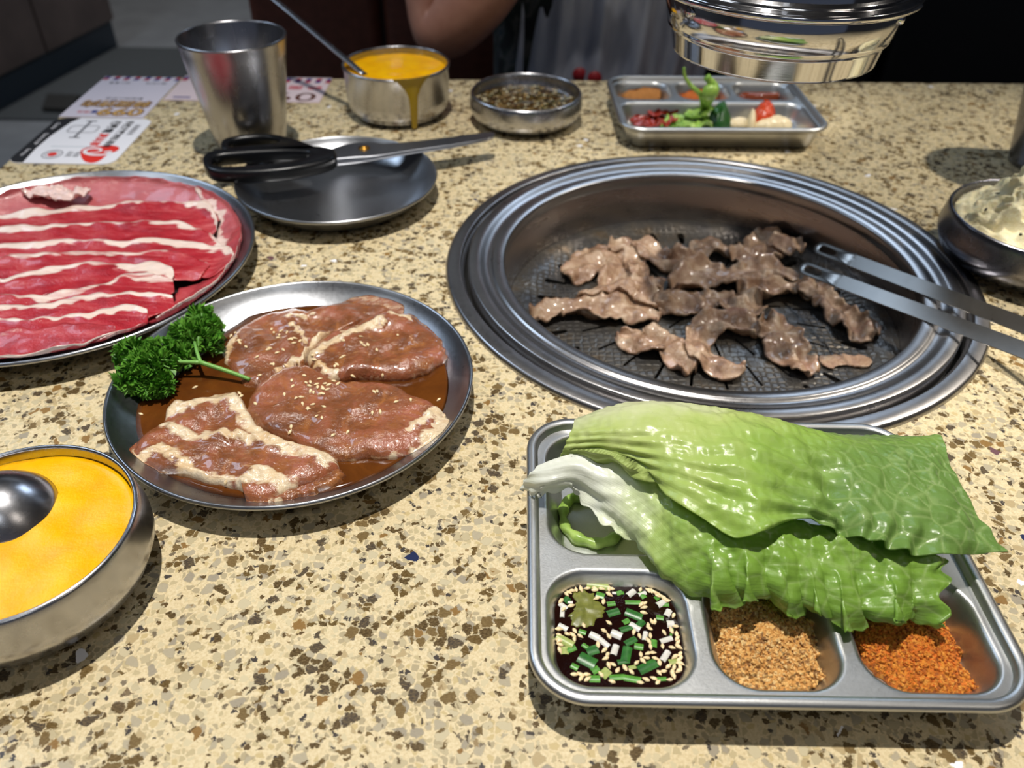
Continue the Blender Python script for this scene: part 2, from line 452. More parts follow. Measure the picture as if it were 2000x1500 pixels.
ring_i = [(0.1752, -0.008), (0.1752, 0.0044), (0.1748, 0.0052), (0.1738, 0.0056), (0.1700, 0.0058), (0.1676, 0.0056), (0.1660, 0.0050), (0.1640, 0.0038), (0.1618, 0.0029), (0.1596, 0.0026), (0.1580, 0.0029), (0.1572, 0.0037), (0.1564, 0.0040), (0.1530, 0.0038), (0.1496, 0.0034), (0.1488, 0.0029), (0.1484, 0.0018), (0.1482, -0.006), (0.152, -0.010), (0.1752, -0.008)]
mk('inner_ring', *lathe(ring_i, 192, (GC.x, GC.y, 0)), M['steel_ring'], gr)
wall = [(0.1488, -0.004), (0.1478, -0.008), (0.1462, -0.030), (0.1452, -0.052), (0.1440, -0.075), (0.130, -0.082), (0.0, -0.082), (0.0, -0.085), (0.133, -0.085), (0.147, -0.076), (0.150, -0.030), (0.1505, -0.004), (0.1488, -0.004)]
mk('fire_well', *lathe(wall, 160, (GC.x, GC.y, 0)), M['steel_wall'], gr)
mk('dark_burner_disc', *lathe([(0.0, -0.072), (0.126, -0.072), (0.130, -0.078), (0.126, -0.082), (0, -0.082)], 96, (GC.x, GC.y, 0)), M['shade_black'], gr)  # burner disc coloured black so the pan slots look dark

def pan_mat():
    t = NT('dark_dimpled_pan'); v = t.coord(); e = t.voro(v, 190, 'DISTANCE_TO_EDGE', 0.35)
    f, _ = t.noise(v, 30, 4, 0.6); g, _ = t.noise(v, 400, 3)
    c = t.ramp(f, [(0.3, srgb(70, 70, 72)), (0.55, srgb(92, 88, 82)), (0.72, srgb(104, 86, 62))])
    t.set(Base_Color=c, Metallic=0.65, Roughness=t.math('MULTIPLY_ADD', g, 0.22, 0.20))
    h = t.math('ADD', t.math('MINIMUM', e.outputs['Distance'], 0.22), t.math('MULTIPLY', g, 0.05))
    t.bump(h, 0.7, 0.0022); return t.m
M['pan'] = pan_mat()
PZ = -0.0415
def pan_z(r):   # slightly domed pan with a raised flat rim
    r = np.asarray(r, float)
    return PZ + 0.004 * (1 - (r / 0.12) ** 2) * (r < 0.12) + 0.0035 * sstep(0.120, 0.136, r)
prof = [(r, float(pan_z(r))) for r in (0, 0.03, 0.06, 0.09, 0.11, 0.12, 0.125, 0.13, 0.136, 0.141)] + [(0.1456, -0.0385), (0.1456, -0.042)] + [(r, float(pan_z(r)) - 0.004) for r in (0.136, 0.12, 0.09, 0.05, 0)]
pv, pf = lathe(prof, 128, (0, 0, 0))
pan_me = bpy.data.meshes.new('pan_tmp'); pan_me.from_pydata(pv, [], pf); pan_me.update()
cut_parts = []
def slot(r0, r1, a, w, tear=0.0):
    c, s = math.cos(a), math.sin(a); pts = []
    for k in range(7):
        t = R(-90 + 180 * k / 6); pts.append((r1 + w * (1 + tear) * math.cos(t), w * (1 + tear) * math.sin(t)))
    for k in range(7):
        t = R(90 + 180 * k / 6); pts.append((r0 + w * (1 - tear) * math.cos(t), w * (1 - tear) * math.sin(t)))
    pts = [(c * x - s * y, s * x + c * y) for x, y in pts]
    cut_parts.append(prism(pts, -0.06, -0.025))
for k in range(30): slot(0.107, 0.121, 2 * math.pi * (k + 0.3) / 30, 0.0026, 0.25)
for k in range(24): slot(0.074, 0.094, 2 * math.pi * k / 24 + 0.05, 0.0011)
for k in range(16): slot(0.044, 0.064, 2 * math.pi * k / 16 + 0.1, 0.0011)
for k in range(8): slot(0.018, 0.036, 2 * math.pi * k / 8, 0.0011)
cv, cf = join(*cut_parts)
cut_me = bpy.data.meshes.new('cut_tmp'); cut_me.from_pydata(cv, [], cf); cut_me.update()
for me_ in (pan_me, cut_me):
    bm = bmesh.new(); bm.from_mesh(me_); bmesh.ops.recalc_face_normals(bm, faces=bm.faces[:]); bm.to_mesh(me_); bm.free()
po = link('pan_tmp', pan_me); co = link('cut_tmp', cut_me)
bmod = po.modifiers.new('b', 'BOOLEAN'); bmod.object = co; bmod.operation = 'DIFFERENCE'; bmod.solver = 'EXACT'
dg = bpy.context.evaluated_depsgraph_get()
pm = bpy.data.meshes.new_from_object(po.evaluated_get(dg)); pm.name = 'grill_pan'
bpy.data.objects.remove(po); bpy.data.objects.remove(co)
pm.polygons.foreach_set('use_smooth', [True] * len(pm.polygons)); pm.set_sharp_from_angle(angle=R(35))
pm.materials.clear(); pm.materials.append(M['pan'])
po = link('grill_pan', pm, gr, (0, 0, 0.10)); po['label'] = 'dark dimpled pan with radial slots'

# ------------------------------------------------------------------ plates
def plate_prof(Rr, h=0.0195, rim=0.93):
    return [(0, 0.0030), (0.70 * Rr, 0.0030), (0.78 * Rr, 0.0046), (0.86 * Rr, 0.0086), (0.93 * Rr, 0.0136), (0.972 * Rr, 0.0172), (0.985 * Rr, h - 0.0006), (0.993 * Rr, h), (Rr - 0.0002, h - 0.0001), (Rr + 0.0006, h - 0.0010), (Rr + 0.0004, h - 0.0022), (Rr - 0.0012, h - 0.0030), (0.96 * Rr, 0.0142), (0.86 * Rr, 0.0066), (0.76 * Rr, 0.0012), (0.72 * Rr, 0.0), (0, 0.0)]
def plate(c, Rr, label):
    o = mk('steel_plate', *lathe(plate_prof(Rr), 160, (c[0], c[1], 0)), M['steel_plate'])
    return tag(o, label, 'plate')
C_MAR, R_MAR = (-0.1238, 0.3636), 0.1009
C_EMP, R_EMP = (-0.1460, 0.6263), 0.0811
C_BEF, R_BEF = (-0.3159, 0.4975), 0.1307
plate(C_MAR, R_MAR, 'round steel plate holding marinated pork and brown sauce')
plate(C_EMP, R_EMP, 'round steel plate with only scissors lying across it')
plate(C_BEF, R_BEF, 'large round steel plate covered with raw red beef slices')

# ------------------------------------------------------------------ bowls
def bowl(name, c, prof, mat, label, cat='bowl', n=128):
    o = mk(name, *lathe(prof, n, (c[0], c[1], 0)), mat); return tag(o, label, cat)
def belly_bowl(Rr, h, bulge=1.06, foot=0.62, low=0.80):
    return [(0, 0.0035), (0.55 * Rr, 0.004), (0.82 * Rr, 0.010), (0.95 * Rr, 0.5 * h), (0.965 * Rr, 0.85 * h), (0.965 * Rr, h - 0.0012), (0.975 * Rr, h), (0.993 * Rr, h + 0.0002), (Rr + 0.0006, h - 0.0012), (1.02 * Rr, 0.88 * h), (bulge * Rr, 0.64 * h), (bulge * 0.995 * Rr, 0.50 * h), (0.97 * Rr, 0.26 * h), (low * Rr, 0.08 * h), (foot * Rr * 1.12, 0.02 * h), (foot * Rr, 0.0), (0, 0.0)]
C_Y, R_Y = (-0.2135, 0.2308), 0.0512
bowl('steel_bowl', C_Y, belly_bowl(R_Y, 0.040), M['steel'], 'rounded steel bowl of yellow egg beside the marinated pork plate')
C_D, R_D = (0.0088, 0.7995), 0.0534
bowl('sauce_dish', C_D, belly_bowl(R_D, 0.030, 1.035, 0.70), M['steel'], 'shallow steel dish of dark herb sauce near the table edge', 'dish')
C_POT, R_POT = (0.3775, 0.5337), 0.0620
bowl('steel_bowl', C_POT, belly_bowl(R_POT, 0.040, 1.05, 0.54, 0.66), M['steel_dark'], 'dark steel bowl heaped with mashed potato beside the grill')
C_E, R_E, H_E = (-0.1185, 0.8160), 0.0515, 0.050
egg_prof = [(0, 0.0045), (0.75 * R_E, 0.005), (0.93 * R_E, 0.012), (0.968 * R_E, H_E - 0.002), (0.972 * R_E, H_E), (0.992 * R_E, H_E + 0.0004), (R_E + 0.0010, H_E - 0.0008), (R_E + 0.0008, H_E - 0.0022), (0.990 * R_E, H_E - 0.003), (0.985 * R_E, 0.020), (0.955 * R_E, 0.010), (0.90 * R_E, 0.0070), (0.885 * R_E, 0.0062), (0.885 * R_E, 0.0050), (0.86 * R_E, 0.0035), (0.80 * R_E, 0.0), (0, 0.0)]
bowl('steel_bowl', C_E, egg_prof, M['steel'], 'straight-sided steel bowl of yellow egg with a drip down its side')

def egg_mat():
    t = NT('yellow_steamed_egg'); v = t.coord(); f, _ = t.noise(v, 260, 5, 0.7); g, _ = t.noise(v, 60, 3)
    t.set(Base_Color=t.ramp(g, [(0.3, srgb(236, 166, 0)), (0.7, srgb(248, 188, 4))]), Roughness=0.26, Specular_IOR_Level=0.3, Subsurface_Weight=0.0, Subsurface_Radius=(0.006, 0.003, 0.0008), Subsurface_Scale=0.6)
    t.bump(f, 0.30, 0.0008); return t.m
M['egg'] = egg_mat()
fe = Fld(3, 300)
def liquid(name, c, rad, z, mat, amp=0.0003, rim=0.0008, seed=1, zb=0.006, n=96, rings=26):
    V = []; Fc = []; f = Fld(seed, 240)
    for k in range(rings + 1):
        r = rad * k / rings
        for i in range(n):
            t = 2 * math.pi * i / n; x, y = r * math.cos(t), r * math.sin(t)
            V.append((c[0] + x, c[1] + y, z + amp * float(f(x, y)) + rim * max(0, (k / rings - 0.92) / 0.08) ** 2))
    for k in range(rings):
        for i in range(n):
            j = (i + 1) % n; Fc.append((k * n + i, (k + 1) * n + i, (k + 1) * n + j, k * n + j))
    b = len(V)
    for i in range(n):
        t = 2 * math.pi * i / n; V.append((c[0] + rad * 0.80 * math.cos(t), c[1] + rad * 0.80 * math.sin(t), zb))
    for i in range(n):
        j = (i + 1) % n; Fc.append((rings * n + i, b + i, b + j, rings * n + j))
    Fc.append(tuple(range(b, b + n))[::-1])
    return mk(name, V, Fc, mat)
tag(liquid('steamed_egg', C_Y, R_Y * 0.962, 0.0335, M['egg'], 0.00035, 0.0008, 5, 0.012), 'smooth yellow egg filling the rounded bowl under the spoon', 'egg')
tag(liquid('steamed_egg', C_E, R_E * 0.962, 0.0425, M['egg'], 0.0003, 0.0006, 6, 0.012), 'yellow egg filling the straight-sided bowl by the table edge', 'egg')
# drip running down the outside of the far bowl
dv = []; df = []
a0 = math.atan2(P(812, 180, 0.03).y - C_E[1], P(812, 180, 0.03).x - C_E[0])
a0 = -R(66)
rows_ = [(0.0508, 0.36), (0.0495, 0.34), (0.046, 0.25), (0.040, 0.15), (0.033, 0.09), (0.024, 0.075), (0.014, 0.07), (0.008, 0.06), (0.002, 0.05)]
for z, wd in rows_:
    rr = (R_E * 0.992 if z > 0.02 else R_E * (0.955 + 0.03 * z / 0.02)) + 0.0002
    if z > 0.047: rr = R_E + 0.0012
    for k in range(9):
        s = -1 + k / 4; hh = 0.0012 * (1 - s * s); dv.append((C_E[0] + (rr + hh) * math.cos(a0 + s * wd), C_E[1] + (rr + hh) * math.sin(a0 + s * wd), z))
for i in range(len(rows_) - 1):
    for k in range(8): df.append((i * 9 + k, i * 9 + k + 1, (i + 1) * 9 + k + 1, (i + 1) * 9 + k))
tag(mk('egg_drip', dv, df, plain('olive_egg_drip', (168, 138, 20), 0.2)), 'thin yellow egg drip running down the straight-sided bowl', 'drip')

# spoons
def spoon(name, bc, dirv, upv, L, W, depth, hpts, hr, label):
    """bowl centre, long axis, up axis of the concave side, handle points"""
    e = empty(name, bc, label, 'spoon')
    d_ = Vector(dirv).normalized(); u_ = Vector(upv); u_ = (u_ - d_ * u_.dot(d_)).normalized(); s_ = d_.cross(u_)
    V = []; Fc = []; nr, na = 12, 40
    for layer, th in ((0, 0.0), (1, 0.0011)):
        for k in range(nr + 1):
            q = k / nr
            for i in range(na):
                t = 2 * math.pi * i / na
                l = math.cos(t); w = math.sin(t) * (1 - 0.16 * math.cos(t))
                z = -depth * (1 - q ** 2.2) - th
                V.append(Vector(bc) + d_ * (l * L * q) + s_ * (w * W * q) + u_ * z)
    o = (nr + 1) * na
    for k in range(nr):
        for i in range(na):
            j = (i + 1) % na
            Fc.append((k * na + i, (k + 1) * na + i, (k + 1) * na + j, k * na + j))
            Fc.append((o + k * na + j, o + (k + 1) * na + j, o + (k + 1) * na + i, o + k * na + i))
    for i in range(na):
        j = (i + 1) % na; Fc.append((nr * na + i, o + nr * na + i, o + nr * na + j, nr * na + j))
    mk('spoon_bowl', V, Fc, M['steel'], e)
    hp = crom(hpts, 24)
    tn = [0.0030 + hr * (0.55 + 0.45 * abs(2 * k / 23 - 0.7)) for k in range(24)]
    tv, tf = [], []
    for k in range(24):
        p = Vector(hp[k]); t = Vector(hp[min(k + 1, 23)]) - Vector(hp[max(k - 1, 0)]); t.normalize()
        sd = t.cross(u_).normalized(); up2 = sd.cross(t)
        w = tn[k]; h = 0.0011
        for a, b in ((-1, -0.6), (-0.6, -1), (0.6, -1), (1, -0.6), (1, 0.6), (0.6, 1), (-0.6, 1), (-1, 0.6)):
            tv.append(p + sd * (a * w) + up2 * (b * h))
    for k in range(23):
        for i in range(8):
            j = (i + 1) % 8; tf.append((k * 8 + i, k * 8 + j, (k + 1) * 8 + j, (k + 1) * 8 + i))
    tf.append(tuple(range(8))[::-1]); tf.append(tuple(range(23 * 8, 24 * 8)))
    mk('spoon_handle', tv, tf, M['steel'], e)
    return e
sc = P(-12, 986, 0.0372)
spoon('serving_spoon', sc + Vector((0, 0, -0.002)), Vector((-0.98, -0.05, 0.16)), Vector((-0.05, 0.12, -1)), 0.0255, 0.0205, 0.0125,
      [sc + Vector((-0.0235, -0.001, 0.0020)), sc + Vector((-0.034, -0.002, 0.0042)), sc + Vector((-0.10, -0.008, 0.022)), sc + Vector((-0.16, -0.014, 0.027))], 0.004,
      'steel serving spoon lying face down in the yellow egg')
p0 = P(712, 146, 0.0425); p1 = AY(530, -6, 0.897)
dd_ = (p1 - p0)
spoon('long_spoon', p0 - dd_.normalized() * 0.020, dd_.normalized(), Vector((0.3, 0.0, 1)), 0.020, 0.013, 0.005,
      [p0 - dd_.normalized() * 0.001, p0 + dd_ * 0.33, p0 + dd_ * 0.66, p1, p0 + dd_ * 1.12], 0.0012,
      'long thin spoon standing in the straight-sided bowl of yellow egg')

# ------------------------------------------------------------------ tumblers
def tumbler(c, h, r1, r0, mat, label):
    w = 0.0012
    pr = [(0, 0.004), (r0 - w - 0.002, 0.004), (r0 - w, 0.007), (r1 - w, h - 0.001), (r1 - w * 0.7, h), (r1, h + 0.0003), (r1 + 0.0008, h - 0.0008), (r1 + 0.0004, h - 0.002), (r1 - 0.0008, h - 0.010), (r0 + 0.0010, 0.006), (r0, 0.001), (r0 - 0.002, 0), (0, 0)]
    return tag(mk('steel_tumbler', *lathe(pr, 128, (c[0], c[1], 0)), mat), label, 'cup')
tumbler((-0.2425, 0.7215), 0.100, 0.0448, 0.0300, M['steel_cup'], 'tapered steel tumbler standing between the scissors and the printed cards')
tumbler((0.4840, 0.7160), 0.100, 0.0448, 0.0300, M['steel_dark'], 'dark steel tumbler standing next to the mashed potato bowl')

# ------------------------------------------------------------------ compartment trays
def sd_rr(x, y, w):
    x0, x1, y0, y1, r = w; cx, cy = (x0 + x1) / 2, (y0 + y1) / 2
    qx = np.abs(x - cx) - (x1 - x0) / 2 + r; qy = np.abs(y - cy) - (y1 - y0) / 2 + r
    return np.hypot(np.maximum(qx, 0), np.maximum(qy, 0)) + np.minimum(np.maximum(qx, qy), 0) - r
def tray(c, w, d, wells, rot, label, rim_z=0.0235, deck=0.0195, floor=0.0042, cr=0.024):
    e = empty('divided_tray', (c[0], c[1], 0), label, 'tray', rz=rot)
    X0, X1, Y0, Y1 = -w / 2, w / 2, -d / 2, d / 2
    st = 0.0008
    xs = np.arange(X0 + 0.0035, X1 - 0.0034, st); ys = np.arange(Y0 + 0.0035, Y1 - 0.0034, st)
    gx, gy = np.meshgrid(xs, ys, indexing='ij')
    z = np.full(gx.shape, deck)
    for q in wells: z = np.minimum(z, deck - (deck - floor) * (1 - sstep(-0.0078, 0.0012, sd_rr(gx, gy, q))))
    out = sd_rr(gx, gy, (X0, X1, Y0, Y1, cr)) < -0.0048
    idx = -np.ones(gx.shape, int); idx[out] = np.arange(out.sum())
    V = np.stack([gx[out], gy[out], z[out]], 1)
    ok = out[:-1, :-1] & out[1:, :-1] & out[1:, 1:] & out[:-1, 1:]
    Fc = np.stack([idx[:-1, :-1][ok], idx[1:, :-1][ok], idx[1:, 1:][ok], idx[:-1, 1:][ok]], 1)
    dk = mk('compartments', V, Fc, M['steel_tray'], e, world=False)
    prof = [(0.0075, deck - 0.0016), (0.0060, deck - 0.0010), (0.0053, rim_z - 0.0010), (0.0045, rim_z), (0.0018, rim_z + 0.0002), (0.0004, rim_z - 0.0008), (0.0, rim_z - 0.0022), (0.0008, rim_z - 0.0034), (0.0036, rim_z - 0.0036), (0.0062, 0.016), (0.0105, 0.003), (0.0150, 0.0006), (0.022, 0.0)]
    V = []; Fc = []
    n = None
    for off, zz in prof:
        lp = rrect(X0 + off, X1 - off, Y0 + off, Y1 - off, max(cr - off, 0.002), 12); n = len(lp)
        V += [(a, b, zz) for a, b in lp]
    for k in range(len(prof) - 1):
        for i in range(n):
            j = (i + 1) % n; Fc.append((k * n + i, (k + 1) * n + i, (k + 1) * n + j, k * n + j))
    Fc.append(tuple(range((len(prof) - 1) * n, len(prof) * n)))
    mk('rim', V, Fc, M['steel_tray'], e, world=False)
    return e
WELLS = [(-0.0905, -0.0320, -0.0720, -0.0165, 0.017), (-0.0245, 0.0270, -0.0720, -0.0165, 0.017), (0.0345, 0.0900, -0.0720, -0.0165, 0.017), (-0.0890, 0.0890, -0.0065, 0.0715, 0.018)]
C_T = (0.1075, 0.2455)
tray(C_T, 0.199, 0.163, WELLS, 0.0, 'divided steel tray with lettuce, dipping sauce and powders')
C_FT = (0.1910, 0.8000)
WELLS2 = [(a, b, c * 0.89, d_ * 0.89, 0.015) for a, b, c, d_, r in WELLS]
tray(C_FT, 0.196, 0.146, WELLS2, math.pi + 0.03, 'divided steel tray of kimchi and salad by the table edge')

# ------------------------------------------------------------------ exhaust hood above the grill
HC = (0.1585, 0.5300)
hd = empty('exhaust_hood', (HC[0], HC[1], 0.146), 'polished steel exhaust hood hanging over the grill', 'hood')
def hl(name, prof, mat, n=160): return mk(name, *lathe(prof, n, (HC[0], HC[1], 0)), mat, hd)
HB = 0.1520
hcup = hl('hood_cup', [(0.0580, HB + 0.040), (0.0592, HB + 0.001), (0.0602, HB), (0.0615, HB + 0.0006), (0.0618, HB + 0.0020), (0.0640, HB + 0.0125), (0.0644, HB + 0.0138), (0.0662, HB + 0.0146), (0.0668, HB + 0.0158), (0.0664, HB + 0.0172), (0.0674, HB + 0.0180), (0.0710, HB + 0.0360), (0.0700, HB + 0.0370), (0.0600, HB + 0.040)], M['steel_hood'])
hl('hood_rim', [(0.0728, HB + 0.0352), (0.0770, HB + 0.0362), (0.0785, HB + 0.0374), (0.0788, HB + 0.0390), (0.0780, HB + 0.0402), (0.0765, HB + 0.0405), (0.0725, HB + 0.0408), (0.0712, HB + 0.0418), (0.0710, HB + 0.0450), (0.0690, HB + 0.0400), (0.0728, HB + 0.0352)], M['steel_hood'])
hl('duct', [(0.0708, HB + 0.0400), (0.0706, HB + 0.0520), (0.0680, HB + 0.0620), (0.0620, HB + 0.0720), (0.0590, HB + 0.085), (0.0585, HB + 0.30), (0.0610, HB + 0.302), (0.0610, HB + 0.32), (0.0645, HB + 0.322), (0.0645, 1.95), (0.055, 1.95), (0.055, HB + 0.05), (0.0708, HB + 0.0400)], M['steel_hood'])
for px, py in ((1318, 36), (1745, 62)):
    q = AY(px, py, 0.49); v = Vector((q.x - HC[0], q.y - HC[1], 0)).normalized()
    rr = 0.0700; c = Vector((HC[0], HC[1], HB + 0.031)) + v * rr
    V, Fc = [], []
    s_ = Vector((-v.y, v.x, 0))
    for k, (r_, h_) in enumerate(((0.0034, -0.001), (0.0034, 0.0008), (0.0024, 0.0018), (0.0006, 0.0021))):
        for i in range(16): V.append(c + s_ * (r_ * math.cos(i * math.pi / 8)) + Vector((0, 0, 1)) * (r_ * math.sin(i * math.pi / 8)) + v * h_)
    for k in range(3):
        for i in range(16): j = (i + 1) % 16; Fc.append((k * 16 + i, k * 16 + j, (k + 1) * 16 + j, (k + 1) * 16 + i))
    Fc.append(tuple(range(48, 64)))
    rv_ = mk('rivet', V, Fc, M['steel_hood'], hd); rv_.parent = hcup

# ------------------------------------------------------------------ tongs
def ring_prism(outer, inner, z0, z1, bev, n=72):
    o = crom(outer, n, True); i_ = crom(inner, n, True)
    o, i_ = o[:, :2], i_[:, :2]
    co, ci = o.mean(0), i_.mean(0)
    def insetp(p, b):
        e = np.roll(p, -1, 0) - np.roll(p, 1, 0); e /= np.linalg.norm(e, axis=1)[:, None] + 1e-12
        nn = np.c_[-e[:, 1], e[:, 0]]
        ar = np.sum(p[:, 0] * np.roll(p[:, 1], -1) - p[:, 1] * np.roll(p[:, 0], -1))
        return p + nn * (b if ar > 0 else -b)
    L = [(o, z0 + bev), (o, z1 - bev), (insetp(o, bev * 0.35), z1 - bev * 0.3), (insetp(o, bev), z1), (insetp(i_, -bev), z1), (insetp(i_, -bev * 0.35), z1 - bev * 0.3), (i_, z1 - bev), (i_, z0 + bev), (insetp(i_, -bev), z0), (insetp(o, bev), z0)]
    V = []; Fc = []
    for q, z in L: V += [(a, b, z) for a, b in q]
    m = len(L)
    for k in range(m):
        k2 = (k + 1) % m
        for a in range(n): b = (a + 1) % n; Fc.append((k * n + a, k * n + b, k2 * n + b, k2 * n + a))
    return V, Fc
def fixn(V, Fc):
    bm = bmesh.new(); vs = [bm.verts.new(tuple(v)) for v in V]
    for f in Fc:
        try: bm.faces.new([vs[i] for i in f])
        except ValueError: pass
    bmesh.ops.recalc_face_normals(bm, faces=bm.faces[:]); bm.verts.index_update()
    V = [tuple(v.co) for v in bm.verts]; Fc = [tuple(v.index for v in f.verts) for f in bm.faces]; bm.free(); return V, Fc
tg = empty('tongs', P(1900, 650, 0.008), 'steel tongs with slotted tips reaching over the grilling meat', 'tongs')
ends = []; TW = -44
for (a, za), (b, zb) in ((((1562, 520), -0.017), ((2000, 684), 0.021)), (((1592, 481), -0.014), ((2000, 636), 0.021))):
    A = P(*a, za); B = P(*b, zb); s_ = (B - A).normalized()
    up = Vector((0, 0, 1)); t_ = (up - s_ * up.dot(s_)).normalized()
    t_ = (Matrix.Rotation(R(TW), 3, s_) @ t_); n_ = s_.cross(t_)
    w = 0.0052; L = 0.30
    outer = [(0, 0), (0.0012, w * 0.55), (0.004, w * 0.92), (0.010, w), (0.020, w), (0.032, w), (0.040, w), (0.040, 0), (0.040, -w), (0.032, -w), (0.020, -w), (0.010, -w), (0.004, -w * 0.92), (0.0012, -w * 0.55)]
    inner = [(0.0055, 0), (0.0065, w * 0.38), (0.009, w * 0.52), (0.013, w * 0.5), (0.018, w * 0.46), (0.0215, w * 0.3), (0.0225, 0.1 * w), (0.0228, 0), (0.0225, -0.1 * w), (0.0215, -w * 0.3), (0.018, -w * 0.46), (0.013, -w * 0.5), (0.009, -w * 0.52), (0.0065, -w * 0.38)]
    p1_ = ring_prism(outer, inner, -0.0007, 0.0007, 0.0002)
    p2_ = prism(rrect(0.037, L, -w * 0.98, w * 0.98, 0.001, 2), -0.0007, 0.0007, 0.0002)
    V, Fc = join(p1_, p2_)
    V = [A + s_ * v[0] + t_ * v[1] + n_ * v[2] for v in V]
    mk('tong_arm', *fixn(V, Fc), M['steel_tongs'], tg, sharp=40)
    ends.append((A + s_ * L, s_, t_))
hp = [ends[0][0] - ends[0][1] * 0.004, ends[0][0] + ends[0][1] * 0.02, (ends[0][0] + ends[1][0]) / 2 + ends[0][1] * 0.034, ends[1][0] + ends[1][1] * 0.02, ends[1][0] - ends[1][1] * 0.004]
hp = crom(hp, 24); V = []; Fc = []
for k in range(24):
    for s1, q1 in ((-1, -1), (1, -1), (1, 1), (-1, 1)):
        tdir = Vector(hp[min(k + 1, 23)]) - Vector(hp[max(k - 1, 0)]); nn = ends[0][2].cross(tdir).normalized()
        V.append(Vector(hp[k]) + ends[0][2] * (0.0051 * s1) + nn * (0.0007 * q1))
for k in range(23):
    for i in range(4): j = (i + 1) % 4; Fc.append((k * 4 + i, k * 4 + j, (k + 1) * 4 + j, (k + 1) * 4 + i))
mk('tong_bend', *fixn(V, Fc), M['steel_tongs'], tg, sharp=40)

# ------------------------------------------------------------------ scissors
zt = 0.0307
sx = empty('scissors', P(640, 300, 0.02), 'black-handled kitchen scissors lying across the empty steel plate', 'scissors')
o1 = PX([(395, 312), (402, 298), (440, 288), (520, 286), (600, 283), (645, 287), (657, 296), (648, 309), (600, 322), (540, 331), (460, 335), (410, 330)], zt)
i1 = PX([(413, 312), (425, 302), (470, 297), (545, 293), (590, 294), (603, 297), (603, 302), (590, 308), (550, 315), (500, 320), (455, 323), (420, 321)], zt)
o2 = PX([(430, 283), (436, 270), (470, 262), (510, 259), (545, 262), (580, 271), (612, 283), (622, 290), (590, 292), (540, 291), (480, 292), (440, 292)], zt)
i2 = PX([(445, 281), (453, 272), (478, 267), (505, 265), (525, 266), (540, 270), (545, 274), (535, 278), (515, 280), (490, 282), (470, 284), (453, 285)], zt)
for o_, i_ in ((o1, i1), (o2, i2)):
    mk('handle', *fixn(*ring_prism(o_, i_, 0.0194, zt, 0.0022)), M['black_plastic'], sx)
ov = PX([(560, 284), (600, 279), (640, 284), (660, 292), (664, 302), (640, 310), (600, 300)], zt - 0.001)
b1 = crom(PX([(625, 296), (655, 283), (690, 275), (725, 273), (760, 276), (850, 267), (950, 254.5), (966, 258), (950, 267), (880, 279), (800, 290), (735, 300), (690, 303), (640, 306)], 0.0240), 70, True)
b2 = crom(PX([(625, 300), (655, 290), (700, 286), (740, 285), (790, 283), (880, 272), (950, 262), (964, 263), (950, 270), (880, 284), (800, 296), (740, 306), (700, 313), (640, 317)], 0.0225), 70, True)
mk('blade', *fixn(*prism(b1, 0.0209, 0.0223, 0.0005)), M['steel_blade'], sx, sharp=30)
mk('blade', *fixn(*prism(b2, 0.0194, 0.0208, 0.0005)), M['steel_blade'], sx, sharp=30)
rv = P(711, 286, 0.024)
mk('rivet', *lathe([(0, 0.0020), (0.0018, 0.0019), (0.0020, 0.0014), (0.0036, 0.0013), (0.0048, 0.0008), (0.0050, 0.0), (0, 0)], 40, (rv.x, rv.y, 0.0223)), M['brass'], sx)

# ------------------------------------------------------------------ printed cards at the table corner
M['paper'] = plain('white_card', (238, 238, 244), 0.35)
M['paper_lilac'] = plain('pale_lilac_card', (214, 208, 220), 0.4)
M['paper_pink'] = plain('pale_pink_card', (222, 204, 208), 0.4)
def ink(name, c): return plain(name, c, 0.45)
INK = dict(black=ink('ink_black', (30, 28, 30)), grey=ink('ink_grey', (120, 120, 126)), red=ink('ink_red', (222, 48, 38)), blue=ink('ink_blue', (48, 56, 128)), gold=ink('ink_gold', (206, 164, 96)), brown=ink('ink_brown', (96, 60, 50)), white=ink('ink_white', (236, 234, 238)), crimson=ink('ink_crimson', (176, 42, 52)), pale=ink('ink_pale', (212, 216, 222)), rose=ink('ink_rose', (206, 100, 110)))
def flat(name, poly, z, mat, parent, th=0.00012):
    return mk(name, *prism(poly, z, z + th), mat, parent, smooth=False)
def words(s, size, at, rot, mat, parent, z, off=0.0, sxx=1.0, name='lettering'):
    cu = bpy.data.curves.new('t', 'FONT'); cu.body = s; cu.size = size; cu.align_x = 'CENTER'; cu.align_y = 'CENTER'; cu.offset = off; cu.extrude = 0.00004; cu.resolution_u = 3
    t = bpy.data.objects.new('t', cu); COL.objects.link(t)
    dg = bpy.context.evaluated_depsgraph_get(); dg.update()
    me = bpy.data.meshes.new_from_object(t.evaluated_get(dg)); bpy.data.objects.remove(t)
    c, s_ = math.cos(rot), math.sin(rot)
    for v in me.vertices:
        x, y = v.co.x * sxx, v.co.y
        v.co = (at[0] + c * x - s_ * y - parent.location.x, at[1] + s_ * x + c * y - parent.location.y, z + v.co.z - parent.location.z)
    me.name = name; me.materials.clear(); me.materials.append(mat)
    return link(name, me, parent)
